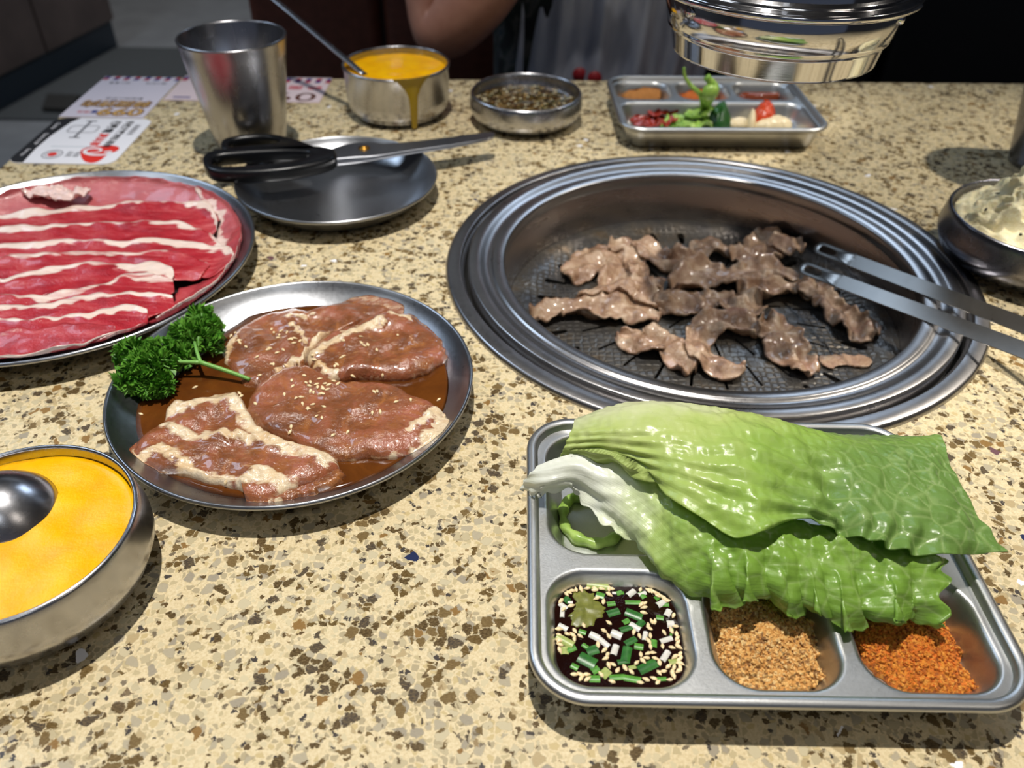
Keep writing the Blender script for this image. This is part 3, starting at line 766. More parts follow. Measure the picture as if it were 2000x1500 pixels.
# white rounded card
CX0, CX1, CY0, CY1 = -0.4500, -0.3560, 0.6795, 0.7850
cd = empty('promo_card', ((CX0 + CX1) / 2, (CY0 + CY1) / 2, 0), 'white rounded card with red logo and black strip at the table corner', 'card')
ct = 0.0012
mk('card_sheet', *prism(rrect(CX0, CX1, CY0, CY1, 0.011, 8), 0.0, ct, 0.0002), M['paper'], cd, smooth=False)
strip = [(CX0 + 0.0003, CY0 + 0.011)] + [(CX0 + 0.011 - 0.0107 * math.cos(R(a)), CY0 + 0.011 - 0.0107 * math.sin(R(a))) for a in (15, 30, 45, 60, 75, 88)]
strip += [(CX0 + 0.0150, CY0 + 0.0004), (CX0 + 0.0125, CY0 + 0.03), (CX0 + 0.0130, CY0 + 0.06), (CX0 + 0.0175, CY1 - 0.012), (CX0 + 0.0225, CY1 - 0.0004)]
strip += [(CX0 + 0.011 - 0.0107 * math.cos(R(a)), CY1 - 0.011 + 0.0107 * math.sin(R(a))) for a in (88, 75, 60, 45, 30, 15, 0)]
flat('black_strip', strip, ct, INK['black'], cd)
q90 = -math.pi / 2
for s, yy in (('Quality', CY1 - 0.022), ('Quick & VIP', (CY0 + CY1) / 2), ('Service', CY0 + 0.022)):
    words(s, 0.0052, (CX0 + 0.0072, yy), q90, INK['white'], cd, ct + 0.0002)
words('手機沒電', 0.0082, (CX1 - 0.0205, CY1 - 0.0225), q90, INK['black'], cd, ct + 0.0001, 0.00022, name='lettering')
words('專屬服務', 0.0064, (CX1 - 0.0100, CY1 - 0.028), q90, INK['grey'], cd, ct + 0.0001)
words('掃碼租借', 0.0076, (CX1 - 0.0205, CY0 + 0.0505), q90, INK['black'], cd, ct + 0.0001, 0.0002)
words('行動電', 0.0098, (CX1 - 0.0335, CY1 - 0.0215), q90, INK['black'], cd, ct + 0.0001, 0.0003)
words('源共享', 0.0098, (CX1 - 0.0335, CY0 + 0.0530), q90, INK['red'], cd, ct + 0.0001, 0.0003)
# red leaf-shaped logo with a white curl
def cpx(l): return [(P(a, b, ct).x, P(a, b, ct).y) for a, b in l]
lg = cpx([(157, 300), (158, 294), (170, 288), (190, 286), (215, 284), (229, 286), (233, 290), (226, 296), (212, 300), (205, 306), (196, 313), (183, 318), (170, 317), (161, 311)])
flat('red_logo', [tuple(p[:2]) for p in crom(lg, 48, True)], ct, INK['red'], cd)
wc = crom([(*q, 0) for q in cpx([(203, 297), (217, 296), (205, 302), (190, 303), (176, 302), (166, 298), (168, 293), (182, 290), (195, 291), (197, 295), (186, 298), (176, 298)])], 40)
V, Fc = [], []
for k in range(40):
    t = wc[min(k + 1, 39)] - wc[max(k - 1, 0)]; t /= np.linalg.norm(t); nn = np.array([-t[1], t[0], 0]); w_ = 0.0015 * (0.6 + 0.6 * math.sin(math.pi * min(1, k / 39 + 0.1)))
    V += [tuple(wc[k] + nn * w_ + [0, 0, ct + 0.00022]), tuple(wc[k] - nn * w_ + [0, 0, ct + 0.00022])]
for k in range(39): Fc.append((2 * k, 2 * k + 1, 2 * k + 3, 2 * k + 2))
mk('white_curl', V, Fc, INK['white'], cd, smooth=False)
# grey line icon: two rounded loops crossed by a bar with end caps
ic = cpx([(160, 260)])[0]
def outline_loop(x0, x1, y0, y1, r, w):
    a = rrect(x0, x1, y0, y1, r, 5); b = rrect(x0 + w, x1 - w, y0 + w, y1 - w, max(r - w, 0.0005), 5); n = len(a)
    V = [(p[0], p[1], ct + 0.0002) for p in a] + [(p[0], p[1], ct + 0.0002) for p in b]
    return V, [(i, (i + 1) % n, n + (i + 1) % n, n + i) for i in range(n)]
ix, iy = CX0 + 0.0355, CY1 - 0.0285
mk('grey_icon', *outline_loop(ix - 0.013, ix + 0.015, iy - 0.0085, iy + 0.0085, 0.005, 0.0010), INK['grey'], cd, smooth=False)
for x0, x1, y0, y1 in ((ix - 0.0005, ix + 0.0021, iy - 0.019, iy + 0.019), (ix - 0.0040, ix + 0.0060, iy + 0.019, iy + 0.0212), (ix - 0.0040, ix + 0.0060, iy - 0.0212, iy - 0.019)):
    flat('grey_icon', [(x0, y0), (x1, y0), (x1, y1), (x0, y1)], ct + 0.0001, INK['grey'], cd)
flat('divider_line', [(CX0 + 0.024, CY0 + 0.0345), (CX0 + 0.060, CY0 + 0.0345), (CX0 + 0.060, CY0 + 0.0375), (CX0 + 0.024, CY0 + 0.0375)], ct, INK['pale'], cd)
sx0, sy0 = CX0 + 0.0330, CY0 + 0.0185
for r0, r1, m_ in ((0.0080, 0.0090, 'grey'), (0.0056, 0.0062, 'grey'), (0.0, 0.0040, 'red')):
    n = 28; V = [(sx0 + r * math.cos(2 * math.pi * i / n), sy0 + 1.05 * r * math.sin(2 * math.pi * i / n), ct + 0.0002) for r in (max(r0, 0.0004), r1) for i in range(n)]
    mk('round_seal', V, [(i, n + i, n + (i + 1) % n, (i + 1) % n) for i in range(n)], INK[m_], cd, smooth=False)
words('品質', 0.0060, (CX0 + 0.0475, CY0 + 0.0195), q90, INK['grey'], cd, ct + 0.0001)
words('保證', 0.0060, (CX0 + 0.0545, CY0 + 0.0195), q90, INK['grey'], cd, ct + 0.0001)

def stripes(x0, x1, y0, y1, z, parent):
    n = int(round((x1 - x0) / 0.0056)); w = (x1 - x0) / n
    for k in range(n):
        for row in range(2):
            c = ('crimson', 'white', 'blue', 'white')[(k + 2 * row) % 4]
            if c == 'white': continue
            ya, yb = (y0 + (y1 - y0) * row / 2, y0 + (y1 - y0) * (row + 1) / 2); sl = 0.0016
            xa = x0 + k * w
            flat('border_stripe', [(xa, ya), (min(xa + w, x1), ya), (min(xa + w + sl, x1), yb), (min(xa + sl, x1), yb)], z, INK[c], parent)
# lilac reservation card
FX0, FX1, FY0, FY1 = -0.4510, -0.3680, 0.7880, 0.9050
fl = empty('promo_card', ((FX0 + FX1) / 2, (FY0 + FY1) / 2, 0), 'pale lilac card with upside-down gold digits 099 and striped border', 'card')
mk('card_sheet', *prism([(FX0, FY0), (FX1, FY0), (FX1, FY1), (FX0, FY1)], 0.0, 0.0010), M['paper_lilac'], fl, smooth=False)
stripes(FX0, FX1, FY1 - 0.011, FY1 - 0.0005, 0.0010, fl)
words('099', 0.0260, (FX0 + 0.0555, FY0 + 0.0150), math.pi, INK['brown'], fl, 0.0011, 0.0013, 1.15)
words('099', 0.0260, (FX0 + 0.0555, FY0 + 0.0150), math.pi, INK['gold'], fl, 0.0013, 0.0002, 1.15)
words('韓國烤肉', 0.0190, (FX0 + 0.0430, FY0 + 0.0370), math.pi, INK['brown'], fl, 0.0011, 0.0012, 0.92)
words('韓國烤肉', 0.0190, (FX0 + 0.0430, FY0 + 0.0370), math.pi, INK['gold'], fl, 0.0013, 0.0, 0.92)
words('歡迎加入好友', 0.0066, (FX0 + 0.045, FY0 + 0.0520), math.pi, INK['grey'], fl, 0.0011)
flat('blue_patch', [(FX0 + 0.0270, FY0 + 0.010), (FX0 + 0.0320, FY0 + 0.010), (FX0 + 0.0320, FY0 + 0.0175), (FX0 + 0.0270, FY0 + 0.0175)], 0.0010, INK['blue'], fl)
words('烤肉', 0.0070, (FX0 + 0.0195, FY0 + 0.0135), math.pi, INK['rose'], fl, 0.0011)
words('加入會員', 0.0058, (FX0 + 0.0230, FY0 + 0.0975), math.pi, INK['grey'], fl, 0.0011)
words('線上訂位', 0.0058, (FX0 + 0.0620, FY0 + 0.0975), math.pi, INK['grey'], fl, 0.0011)
# pink postcard with striped border
GX0, GX1, GY0, GY1 = -0.3655, -0.2040, 0.8380, 0.9120
pc = empty('promo_card', ((GX0 + GX1) / 2, (GY0 + GY1) / 2, 0), 'pale pink postcard with striped border lying by the tumbler', 'card')
mk('card_sheet', *prism([(GX0, GY0), (GX1, GY0), (GX1, GY1), (GX0, GY1)], 0.0, 0.0010), M['paper_pink'], pc, smooth=False)
stripes(GX0, GX1, GY1 - 0.0165, GY1 - 0.003, 0.0010, pc)
words('099', 0.0330, (GX1 - 0.0420, GY0 + 0.0160), math.pi, INK['brown'], pc, 0.0011, 0.0, 1.5)
words('韓 國 烤 肉', 0.0125, (GX1 - 0.0440, GY0 + 0.0430), math.pi, INK['rose'], pc, 0.0011, 0.0002, 1.3)
words('099', 0.0100, (GX0 + 0.0420, GY0 + 0.0075), math.pi, INK['red'], pc, 0.0011, 0.0002)
flat('blue_patch', [(GX0 + 0.0080, GY0 + 0.0065), (GX0 + 0.0260, GY0 + 0.0065), (GX0 + 0.0260, GY0 + 0.0095), (GX0 + 0.0080, GY0 + 0.0095)], 0.0010, INK['blue'], pc)

# ------------------------------------------------------------------ lamps
M['lamp_body'] = plain('black_lamp_metal', (18, 18, 20), 0.4, 0.6)
for k, (loc, tgt, wt, colr, cone, bl_, rad) in enumerate(LAMPS):
    e = empty('spotlight', loc, ('black ceiling spotlight above the table', 'black ceiling spotlight off to the side of the table', 'unseen black spotlight added to brighten the floor by the booth')[k], 'lamp')
    ld = bpy.data.lights.new('spot', 'SPOT'); ld.energy = wt; ld.color = colr; ld.spot_size = R(cone * 2); ld.spot_blend = bl_; ld.shadow_soft_size = rad
    lo = bpy.data.objects.new('spot_beam', ld); COL.objects.link(lo); lo.parent = e
    dirv = (Vector(tgt) - Vector(loc)).normalized(); lo.rotation_euler = dirv.to_track_quat('-Z', 'Y').to_euler()
    q = dirv.to_track_quat('-Z', 'Y')
    V, Fc = lathe([(0.0, 0.12), (0.040, 0.12), (0.045, 0.11), (0.045, 0.005), (0.043, 0.003), (0.041, 0.005), (0.041, 0.10), (0, 0.105)], 40)
    mk('housing', [q @ Vector(v) for v in V], Fc, M['lamp_body'], e, world=False)
    h = 1.95 - loc[2]
    mk('stem', *tube([(0, 0, 0.10), (0, 0, h)], 0.008, 10), M['lamp_body'], e, world=False)
for k, (loc, w_, d_, wt, colr) in enumerate(PANELS):
    e = empty('unseen_panel_light', loc, 'unseen square ceiling panel light added for reflections and fill', 'lamp', 'unseen ceiling panel lights')  # unseen panels put in for steel reflections and soft fill
    ld = bpy.data.lights.new('panel', 'AREA'); ld.energy = wt; ld.color = colr; ld.shape = 'RECTANGLE'; ld.size = w_; ld.size_y = d_
    lo = bpy.data.objects.new('panel_glow', ld); COL.objects.link(lo); lo.parent = e; lo.location = (0, 0, -0.004)
    mk('frame', *box(-w_ / 2 - 0.02, w_ / 2 + 0.02, -d_ / 2 - 0.02, d_ / 2 + 0.02, 0.0, 0.02), M['lamp_body'], e, world=False, smooth=False)

# ================================================================== FOOD
def slab(outl, z0, T, N=110, K=18, p=3.0, fld=None, amp=0.0, c=None, zadd=None, edge=None):
    """rounded slab from a closed outline (world xy), lumpy top"""
    o = crom([(q[0], q[1]) for q in outl], N, True)
    if edge:   # ragged edge
        g = np.random.RandomState(edge[0]); ph = g.uniform(0, 6.28, 12)
        tt = np.linspace(0, 2 * np.pi, N, endpoint=False); wob = sum(np.sin((3 + 3 * k) * tt + ph[k]) / (1 + 0.25 * k) for k in range(10))
        cc = o.mean(0); o = o + (o - cc) / np.linalg.norm(o - cc, axis=1)[:, None] * (wob * edge[1])[:, None]
    c = np.array(c[:2]) if c is not None else o.mean(0)
    V = []; Fc = []; S = []
    for k in range(K + 1):
        s = 1 - (1 - k / K) ** 1.35
        xy = c + (o - c) * s
        z = z0 + T * np.maximum(1 - s ** p, 0) ** 0.5
        if fld is not None: z = z + amp * fld(xy[:, 0], xy[:, 1]) * (1 - s ** 10)
        if zadd is not None: z = z + zadd(xy[:, 0], xy[:, 1])
        V.append(np.c_[xy, z]); S += [s] * N
    V.append(np.c_[c + (o - c) * 0.985, np.full(N, z0 - 0.0006) + (zadd(o[:, 0], o[:, 1]) if zadd is not None else 0)]); S += [1.0] * N
    for k in range(K + 1):
        for i in range(N):
            j = (i + 1) % N; Fc.append((k * N + i, (k + 1) * N + i, (k + 1) * N + j, k * N + j))
    Fc.append(tuple(range((K + 1) * N, (K + 2) * N))[::-1])
    return np.concatenate(V), Fc, np.array(S)
def pl_z(r, Rr):   # plate inner surface height
    p = plate_prof(Rr)[:9]; return np.interp(r, [a for a, b in p], [b for a, b in p])
def on_plate(V, c, Rr, gap=0.0001):
    r = np.hypot(V[:, 0] - c[0], V[:, 1] - c[1]); V[:, 2] = np.where(r < Rr * 0.99, np.maximum(V[:, 2], pl_z(r, Rr) + gap), V[:, 2]); V[:, 2] = np.where((r >= Rr * 0.99) & (r < Rr * 1.02), np.maximum(V[:, 2], 0.0196), V[:, 2]); return V
def tray_z(x, y):  # surface of the sauce tray
    z = np.full(np.shape(x), 0.0195)
    for q in WELLS: z = np.minimum(z, 0.0195 - 0.0153 * (1 - sstep(-0.0078, 0.0012, sd_rr(np.asarray(x) - C_T[0], np.asarray(y) - C_T[1], q))))
    return z
def drape(V, nu, nv, below, gap=0.0001, spread=2):
    """lift a sheet (top grid, then bottom grid) wherever it would cut into the pieces under it"""
    n = nu * nv; lift = np.zeros(n)
    for i in range(n):
        for off in (0, n):
            x, y, z = V[i + off]
            for b in below:
                h = b.ray_cast(Vector((x, y, 0.3)), Vector((0, 0, -1)))
                if h[0] is not None: lift[i] = max(lift[i], h[0].z + gap - V[i + n][2])
    L = lift.reshape(nu, nv)
    for _ in range(spread):
        Pd = np.pad(L, 1, mode='edge'); sh = [Pd[1 + a:1 + a + nu, 1 + b:1 + b + nv] for a in (-1, 0, 1) for b in (-1, 0, 1)]
        L = np.maximum(L, np.max(sh, 0) * 0.85)
    for _ in range(3):
        Pd = np.pad(L, 1, mode='edge'); sh = [Pd[1 + a:1 + a + nu, 1 + b:1 + b + nv] for a in (-1, 0, 1) for b in (-1, 0, 1)]
        L = np.maximum(lift.reshape(nu, nv), np.mean(sh, 0))
    V = V.copy(); V[:n, 2] += L.ravel(); V[n:, 2] += L.ravel(); return V
BV = []
def addbv(V, Fc): BV.append(BVHTree.FromPolygons([tuple(v) for v in V], [tuple(int(i) for i in f) for f in Fc]))
def hit(px, py):
    d = ray(px, py).normalized(); best = None
    for b in BV:
        h = b.ray_cast(CAM, d)
        if h[0] is not None and (best is None or h[3] < best[3]): best = h
    return best

# ------------------------------------------------------------------ marinated pork
def sauce_mat(name, c1, c2, rough=0.06):
    t = NT(name); v = t.coord(); f, _ = t.noise(v, 45, 4, 0.6, 0.6); g, _ = t.noise(v, 700, 3)
    t.set(Base_Color=t.ramp(f, [(0.3, srgb(*c1)), (0.7, srgb(*c2))]), Roughness=rough, Specular_IOR_Level=0.5)
    t.bump(g, 0.10, 0.0006); return t.m
M['marinade'] = sauce_mat('brown_marinade', (74, 38, 14), (104, 58, 20))
V = []; Fc = []
so = crom([(q.x, q.y) for q in PX([(262, 800), (330, 735), (430, 650), (520, 605), (640, 590), (780, 600), (860, 640), (893, 700), (896, 770), (870, 830), (800, 890), (700, 945), (590, 968), (470, 970), (360, 945), (285, 890)], 0.0088)], 120, True)
cc = so.mean(0); fs = Fld(9, 180)
for k in range(21):
    xy = cc + (so - cc) * (k / 20); V.append(np.c_[xy, 0.0088 + 0.00012 * fs(xy[:, 0], xy[:, 1]) - 0.0016 * (max(0, k - 18) / 2) ** 2])
V.append(np.c_[cc + (so - cc) * 0.85, np.full(120, 0.0034)])
for k in range(21):
    for i in range(120): j = (i + 1) % 120; Fc.append((k * 120 + i, (k + 1) * 120 + i, (k + 1) * 120 + j, k * 120 + j))
Fc.append(tuple(range(21 * 120, 22 * 120))[::-1])
V = np.concatenate(V); rel = V[:, :2] - np.array(C_MAR); rr_ = np.linalg.norm(rel, axis=1)
V[:, :2] = np.array(C_MAR) + rel * np.minimum(1, 0.866 * R_MAR / np.maximum(rr_, 1e-9))[:, None]
V = on_plate(V, C_MAR, R_MAR, -0.0001)
tag(mk('marinade', V, Fc, M['marinade']), 'brown marinade pooled in the plate around the pork', 'sauce'); addbv(V, Fc)

def pork_mat():
    t = NT('marinated_pork'); v = t.coord(); f, _ = t.noise(v, 42, 5, 0.62, 0.8); g, _ = t.noise(v, 560, 3, 0.65)
    vs = t.coord(scale=(1, 3.2, 1), rot=(0, 0, 0.5)); w, _ = t.noise(vs, 120, 4, 0.65, 1.2)
    meat = t.ramp(f, [(0.28, srgb(100, 56, 26)), (0.45, srgb(130, 76, 42)), (0.60, srgb(152, 88, 58)), (0.75, srgb(174, 106, 88))])
    vein = t.math('MULTIPLY', t.math('SUBTRACT', w, 0.60), 5.0, clamp=True)
    meat = t.mix(t.math('MULTIPLY', vein, 0.7), meat, srgb(210, 164, 116))
    sf, _ = t.noise(v, 85, 4, 0.6, 1.0)
    meat = t.mix(t.math('MULTIPLY_ADD', sf, 3.0, -1.6, clamp=True), meat, srgb(176, 112, 52))
    fatn = t.math('ADD', t.attr('fat'), t.math('MULTIPLY', t.math('SUBTRACT', w, 0.5), 1.7))
    fm = t.math('MULTIPLY_ADD', fatn, 1.7, -0.5, clamp=True)
    fc = t.ramp(f, [(0.3, srgb(214, 176, 124)), (0.6, srgb(232, 212, 178)), (0.8, srgb(206, 156, 98))])
    t.set(Base_Color=t.mix(fm, meat, fc), Roughness=0.20, Specular_IOR_Level=0.6, Coat_Weight=0.8, Coat_Roughness=0.07)
    h = t.math('ADD', t.math('MULTIPLY', g, 0.5), t.math('MULTIPLY', w, 0.15))
    t.bump(h, 0.85, 0.0013); return t.m
M['pork'] = pork_mat()
PORK = [
 ('brown and pink pork slice next to the upper parsley head', [(432, 680), (455, 645), (500, 615), (570, 598), (605, 600), (650, 590), (700, 582), (755, 590), (790, 608), (740, 625), (650, 650), (600, 690), (585, 740), (520, 755), (460, 735), (440, 705)], 0.0085, 0.0075, 21,
  [([(432, 690), (440, 665), (455, 650)], 0.004), ([(570, 625), (590, 650), (600, 668)], 0.0022), ([(560, 612), (610, 608)], 0.002), ([(545, 708), (590, 690), (610, 660), (640, 645)], 0.003)], None),
 ('pale pink pork slice folded with a band of fat at the marinade edge', [(600, 690), (625, 655), (680, 630), (740, 605), (790, 605), (835, 630), (865, 665), (872, 690), (830, 715), (770, 728), (700, 725), (650, 735), (620, 725)], 0.0115, 0.0070, 22,
  [([(600, 690), (640, 660), (700, 635), (745, 622)], 0.0045), ([(620, 700), (655, 725), (680, 735)], 0.003), ([(760, 605), (800, 615)], 0.002)], None),
 ('large brown pork slice with a frilled fat end in the marinade', [(478, 790), (495, 750), (530, 718), (570, 708), (610, 715), (650, 740), (700, 738), (760, 745), (810, 765), (850, 785), (872, 810), (868, 845), (830, 868), (780, 880), (720, 888), (640, 885), (570, 855), (510, 830)], 0.0100, 0.0085, 23,
  [([(868, 800), (860, 830), (838, 845)], 0.0065), ([(640, 880), (720, 886), (800, 870), (840, 850)], 0.0032), ([(800, 830), (850, 790)], 0.003)], None),
 ('pork slice with a broad white fat rim on the side of the egg bowl', [(252, 878), (275, 840), (315, 815), (330, 780), (380, 768), (450, 757), (475, 775), (500, 820), (545, 850), (600, 868), (660, 890), (650, 915), (600, 935), (560, 950), (510, 972), (478, 965), (470, 945), (420, 935), (340, 915), (290, 905)], 0.0100, 0.0070, 24,
  [([(330, 790), (390, 775), (450, 765), (480, 800), (500, 840), (560, 862), (640, 885)], 0.0062), ([(320, 820), (370, 845), (430, 840), (500, 845)], 0.0040), ([(262, 885), (310, 865), (350, 890), (385, 920), (440, 925)], 0.0040), ([(480, 930), (510, 915), (560, 940)], 0.0060)], None),
 ('small reddish pork piece half sunk in the marinade', [(470, 940), (530, 915), (600, 905), (660, 905), (668, 930), (630, 950), (560, 965), (500, 972)], 0.0086, 0.0050, 25,
  [([(475, 940), (500, 925)], 0.004), ([(490, 960), (540, 968)], 0.0025)], None)]
BUILT = []
for label, ol, z0, T, seed, fats, _ in PORK:
    w_ = [(q.x, q.y) for q in PX(ol, z0 + 0.004)]
    f1 = Fld(seed, 210); f2 = Fld(seed + 50, 700); f3 = Fld(seed + 90, 1500)
    V, Fc, S = slab(w_, z0 - 0.003, T * 0.62 + 0.003, 200, 34, 13.0, lambda x, y: f1(x, y) + 0.22 * f2(x, y) + 0.08 * f3(x, y), 0.0011, edge=(seed, 0.0005))
    fat = np.zeros(len(V))
    for ln, wd in fats:
        dd2 = pdist(V[:, :2], PX(ln, z0 + T)); jit = 0.0013 * Fld(seed + 7, 800)(V[:, 0], V[:, 1])
        fat = np.maximum(fat, sstep(wd * 1.25, wd * 0.35, dd2 + jit))
    V[:, 2] += 0.0011 * fat * (0.7 + 0.5 * f2(V[:, 0], V[:, 1])) * (S < 0.995)
    fat = np.maximum(fat, 0.32 * sstep(0.95, 1.0, S))
    V = on_plate(V, C_MAR, R_MAR); BUILT.append([V, Fc, fat, label, z0 - 0.0036, float(np.percentile(V[:, 2], 90)), V[34 * 200:35 * 200, :2]])
def in_poly(x, y, pg):
    c = np.zeros(len(x), bool); n = len(pg)
    for i in range(n):
        (x0, y0), (x1, y1) = pg[i], pg[(i + 1) % n]
        c ^= ((y0 > y) != (y1 > y)) & (x < (x1 - x0) * (y - y0) / (y1 - y0 + 1e-15) + x0)
    return c
for lo in BUILT:
    for up in BUILT:
        if up[5] > lo[5]:
            m = in_poly(lo[0][:, 0], lo[0][:, 1], up[6]); lo[0][m, 2] = np.minimum(lo[0][m, 2], up[4])
    lo[0] = on_plate(lo[0], C_MAR, R_MAR)
for V, Fc, fat, label, *_ in BUILT:
    o = mk('pork_slice', V, Fc, M['pork'], attr={'fat': fat}); tag(o, label, 'meat', 'marinated pork slices'); addbv(V, Fc)

# sesame seeds: one mesh shared by all
def seed_mesh(name, mat, L=0.0017, W=0.0010, H=0.0007):
    V = []; Fc = []; n, m = 8, 6
    for k in range(m + 1):
        u = k / m; s = math.sin(math.pi * u) ** 0.8 * (0.62 + 0.5 * u)
        for i in range(n):
            t = 2 * math.pi * i / n; V.append((L * (2 * u - 1), W * s * math.cos(t), H * s * math.sin(t)))
    for k in range(m):
        for i in range(n): j = (i + 1) % n; Fc.append((k * n + i, k * n + j, (k + 1) * n + j, (k + 1) * n + i))
    me = bpy.data.meshes.new(name); me.from_pydata(V, [], Fc); me.update(); me.polygons.foreach_set('use_smooth', [True] * len(me.polygons)); me.materials.append(mat); return me
M['sesame'] = plain('toasted_sesame', (244, 216, 168), 0.4, 0, 900, 0.15, Coat_Weight=0.3)
M['black_sesame'] = plain('black_sesame', (22, 20, 18), 0.4)
SEED = seed_mesh('sesame_seed', M['sesame'])
def put_seed(loc, nrm, label, group, mesh=None, sc=1.0, name='sesame_seed'):
    o = bpy.data.objects.new(name, mesh or SEED); COL.objects.link(o)
    q = Vector(nrm).to_track_quat('Z', 'Y') @ Euler((rnd.uniform(-.3, .3), rnd.uniform(-.2, .2), rnd.uniform(0, 6.28))).to_quaternion()
    o.rotation_euler = q.to_euler(); o.location = Vector(loc) + Vector(nrm) * 0.0003; k = sc * rnd.uniform(0.88, 1.1); o.scale = (k, k, k)
    return tag(o, label, 'seed', group)
pork_seeds = [(452,658),(462,650),(468,664),(480,678),(532,645),(545,655),(560,650),(568,662),(575,662),(528,680),(540,690),(552,682),(468,668),(612,694),(616,704),(580,706),(565,662),(545,660),(575,670),(586,668),(502,698),(508,735),(536,712),(560,715),(532,712),(670,697),(658,714),(655,716),(668,700),(745,632),(697,650),(703,656),(707,671),(718,672),(735,684),(710,676),(672,667),(775,654),(688,734),(746,735),(653,745),(660,748),(570,745),(573,755),(588,775),(577,778),(594,734),(604,752),(606,763),(620,752),(622,755),(631,755),(636,750),(630,762),(642,752),(614,768),(626,768),(640,760),(608,745),(603,797),(612,792),(604,800),(618,815),(628,816),(631,795),(566,842),(569,835),(744,806),(728,808),(732,764),(803,782),(858,781),(776,787),(736,764),(497,790),(466,768),(471,773),(395,640),(382,759),(317,764),(274,808),(440,943),(650,848),(678,844),(590,790),(555,770),(625,742),(600,748),(632,768),(548,648),(536,648),(524,684)]
for px, py in pork_seeds:
    h = hit(px + rnd.uniform(-2, 2), py + rnd.uniform(-2, 2))
    if h: put_seed(h[0], h[1] if h[1].z > 0 else -h[1], 'pale sesame seed sprinkled on the marinated pork', 'sesame seeds on the pork')

# ------------------------------------------------------------------ parsley
def leaf_mat(name, c1, c2, scale=300, sss=0.1, rough=0.35):
    t = NT(name); v = t.coord(); f, _ = t.noise(v, scale, 3)
    t.set(Base_Color=t.ramp(f, [(0.3, srgb(*c1)), (0.7, srgb(*c2))]), Roughness=rough, Subsurface_Weight=sss, Subsurface_Radius=(0.001, 0.003, 0.0005), Subsurface_Scale=0.4)
    return t.m
M['parsley'] = leaf_mat('parsley_leaf', (52, 112, 26), (116, 172, 62))
M['parsley_stem'] = leaf_mat('parsley_stem', (96, 150, 62), (132, 184, 92), 60)
def parsley_head(center, radii, n, seed, base, size=0.0065):
    g = random.Random(seed); V = []; Fc = []
    for _ in range(n):
        u = Vector((g.gauss(0, 1), g.gauss(0, 1), g.gauss(0, 1))).normalized(); rr = g.uniform(0.45, 1.0) ** 0.6
        p = Vector(center) + Vector((u.x * radii[0], u.y * radii[1], u.z * radii[2])) * rr
        d_ = (p - Vector(base)).normalized() * 0.6 + u * 0.7 + Vector((g.gauss(0, .3), g.gauss(0, .3), g.gauss(0, .3))); d_.normalize()
        s_ = d_.cross(Vector((g.gauss(0, 1), g.gauss(0, 1), g.gauss(0, 1)))).normalized(); nn = d_.cross(s_)
        sz = size * g.uniform(0.7, 1.2); b = len(V)
        V.append(p - d_ * sz * 0.4)
        lob = 5
        for k in range(2 * lob + 1):
            a = R(-72 + 144 * k / (2 * lob)); r_ = sz * (0.95 if k % 2 else 0.62) * g.uniform(0.85, 1.15)
            fold = 0.42 * sz * math.cos(k * math.pi) * 0.5 + sz * 0.35 * abs(math.sin(a)) + 0.12 * sz * g.gauss(0, 1)
            V.append(p + d_ * (r_ * math.cos(a)) + s_ * (r_ * math.sin(a)) + nn * fold)
        for k in range(2 * lob): Fc.append((b, b + 1 + k, b + 2 + k))
    return V, Fc
jn = P(392, 708, 0.0190)
pa = empty('parsley_sprig', P(490, 742, 0.014), 'curly green parsley sprig lying on the marinade', 'garnish')
hA = P(292, 718, 0.020); hB = P(384, 655, 0.022); hC = P(348, 695, 0.017)
for cl in (((hA, (0.0130, 0.0140, 0.0085), 190), (P(258, 690, 0.021), (0.0085, 0.0080, 0.0070), 90), (P(262, 735, 0.019), (0.0080, 0.0085, 0.0060), 90), (P(300, 750, 0.016), (0.0095, 0.0070, 0.0055), 90), (P(310, 685, 0.022), (0.0090, 0.0075, 0.0065), 80)),
           ((hB, (0.0095, 0.0095, 0.0075), 120), (P(362, 650, 0.022), (0.0075, 0.0070, 0.0060), 60), (P(408, 640, 0.022), (0.0075, 0.0075, 0.0065), 70), (P(392, 625, 0.022), (0.0075, 0.0060, 0.0060), 60), (P(410, 668, 0.019), (0.0060, 0.0070, 0.0050), 50)),
           ((hC, (0.0075, 0.0070, 0.0060), 80), (P(362, 682, 0.018), (0.0050, 0.0050, 0.0045), 40))):
    ps = [parsley_head(c_, rd, n_, 11 + i, jn, 0.0050) for i, (c_, rd, n_) in enumerate(cl)]
    V, Fc = join(*ps); V = on_plate(np.array([tuple(q) for q in V]), C_MAR, R_MAR, 0.0003); mk('leaf_cluster', V, Fc, M['parsley'], pa, smooth=False)
for pts, r_ in (([P(488, 741, 0.0125), P(450, 727, 0.0150), jn], (0.0011, 0.0013, 0.0014)), ([jn, P(340, 707, 0.0200), P(300, 712, 0.0215), hA], (0.0013, 0.0011, 0.0010, 0.0008)), ([jn, P(384, 685, 0.021), P(378, 655, 0.024), hB], (0.0012, 0.0010, 0.0009, 0.0007)), ([P(355, 708, 0.0195), P(350, 700, 0.020), hC], (0.0008, 0.0007, 0.0006))):
    c_ = crom(pts, 14); rr = np.interp(np.linspace(0, 1, 14), np.linspace(0, 1, len(r_)), r_); mk('stem', *tube(c_, list(rr), 8), M['parsley_stem'], pa)
for k in range(9):
    a = R(-150 + 33 * k); q = hA + Vector((0.016 * math.cos(a) * 0.9, 0.012 * math.sin(a), 0.003))
    mk('stem', *tube([hA + (jn - hA) * 0.15, (hA + q) / 2 + Vector((0, 0, 0.003)), q], [0.0006, 0.0005, 0.0003], 6), M['parsley_stem'], pa)

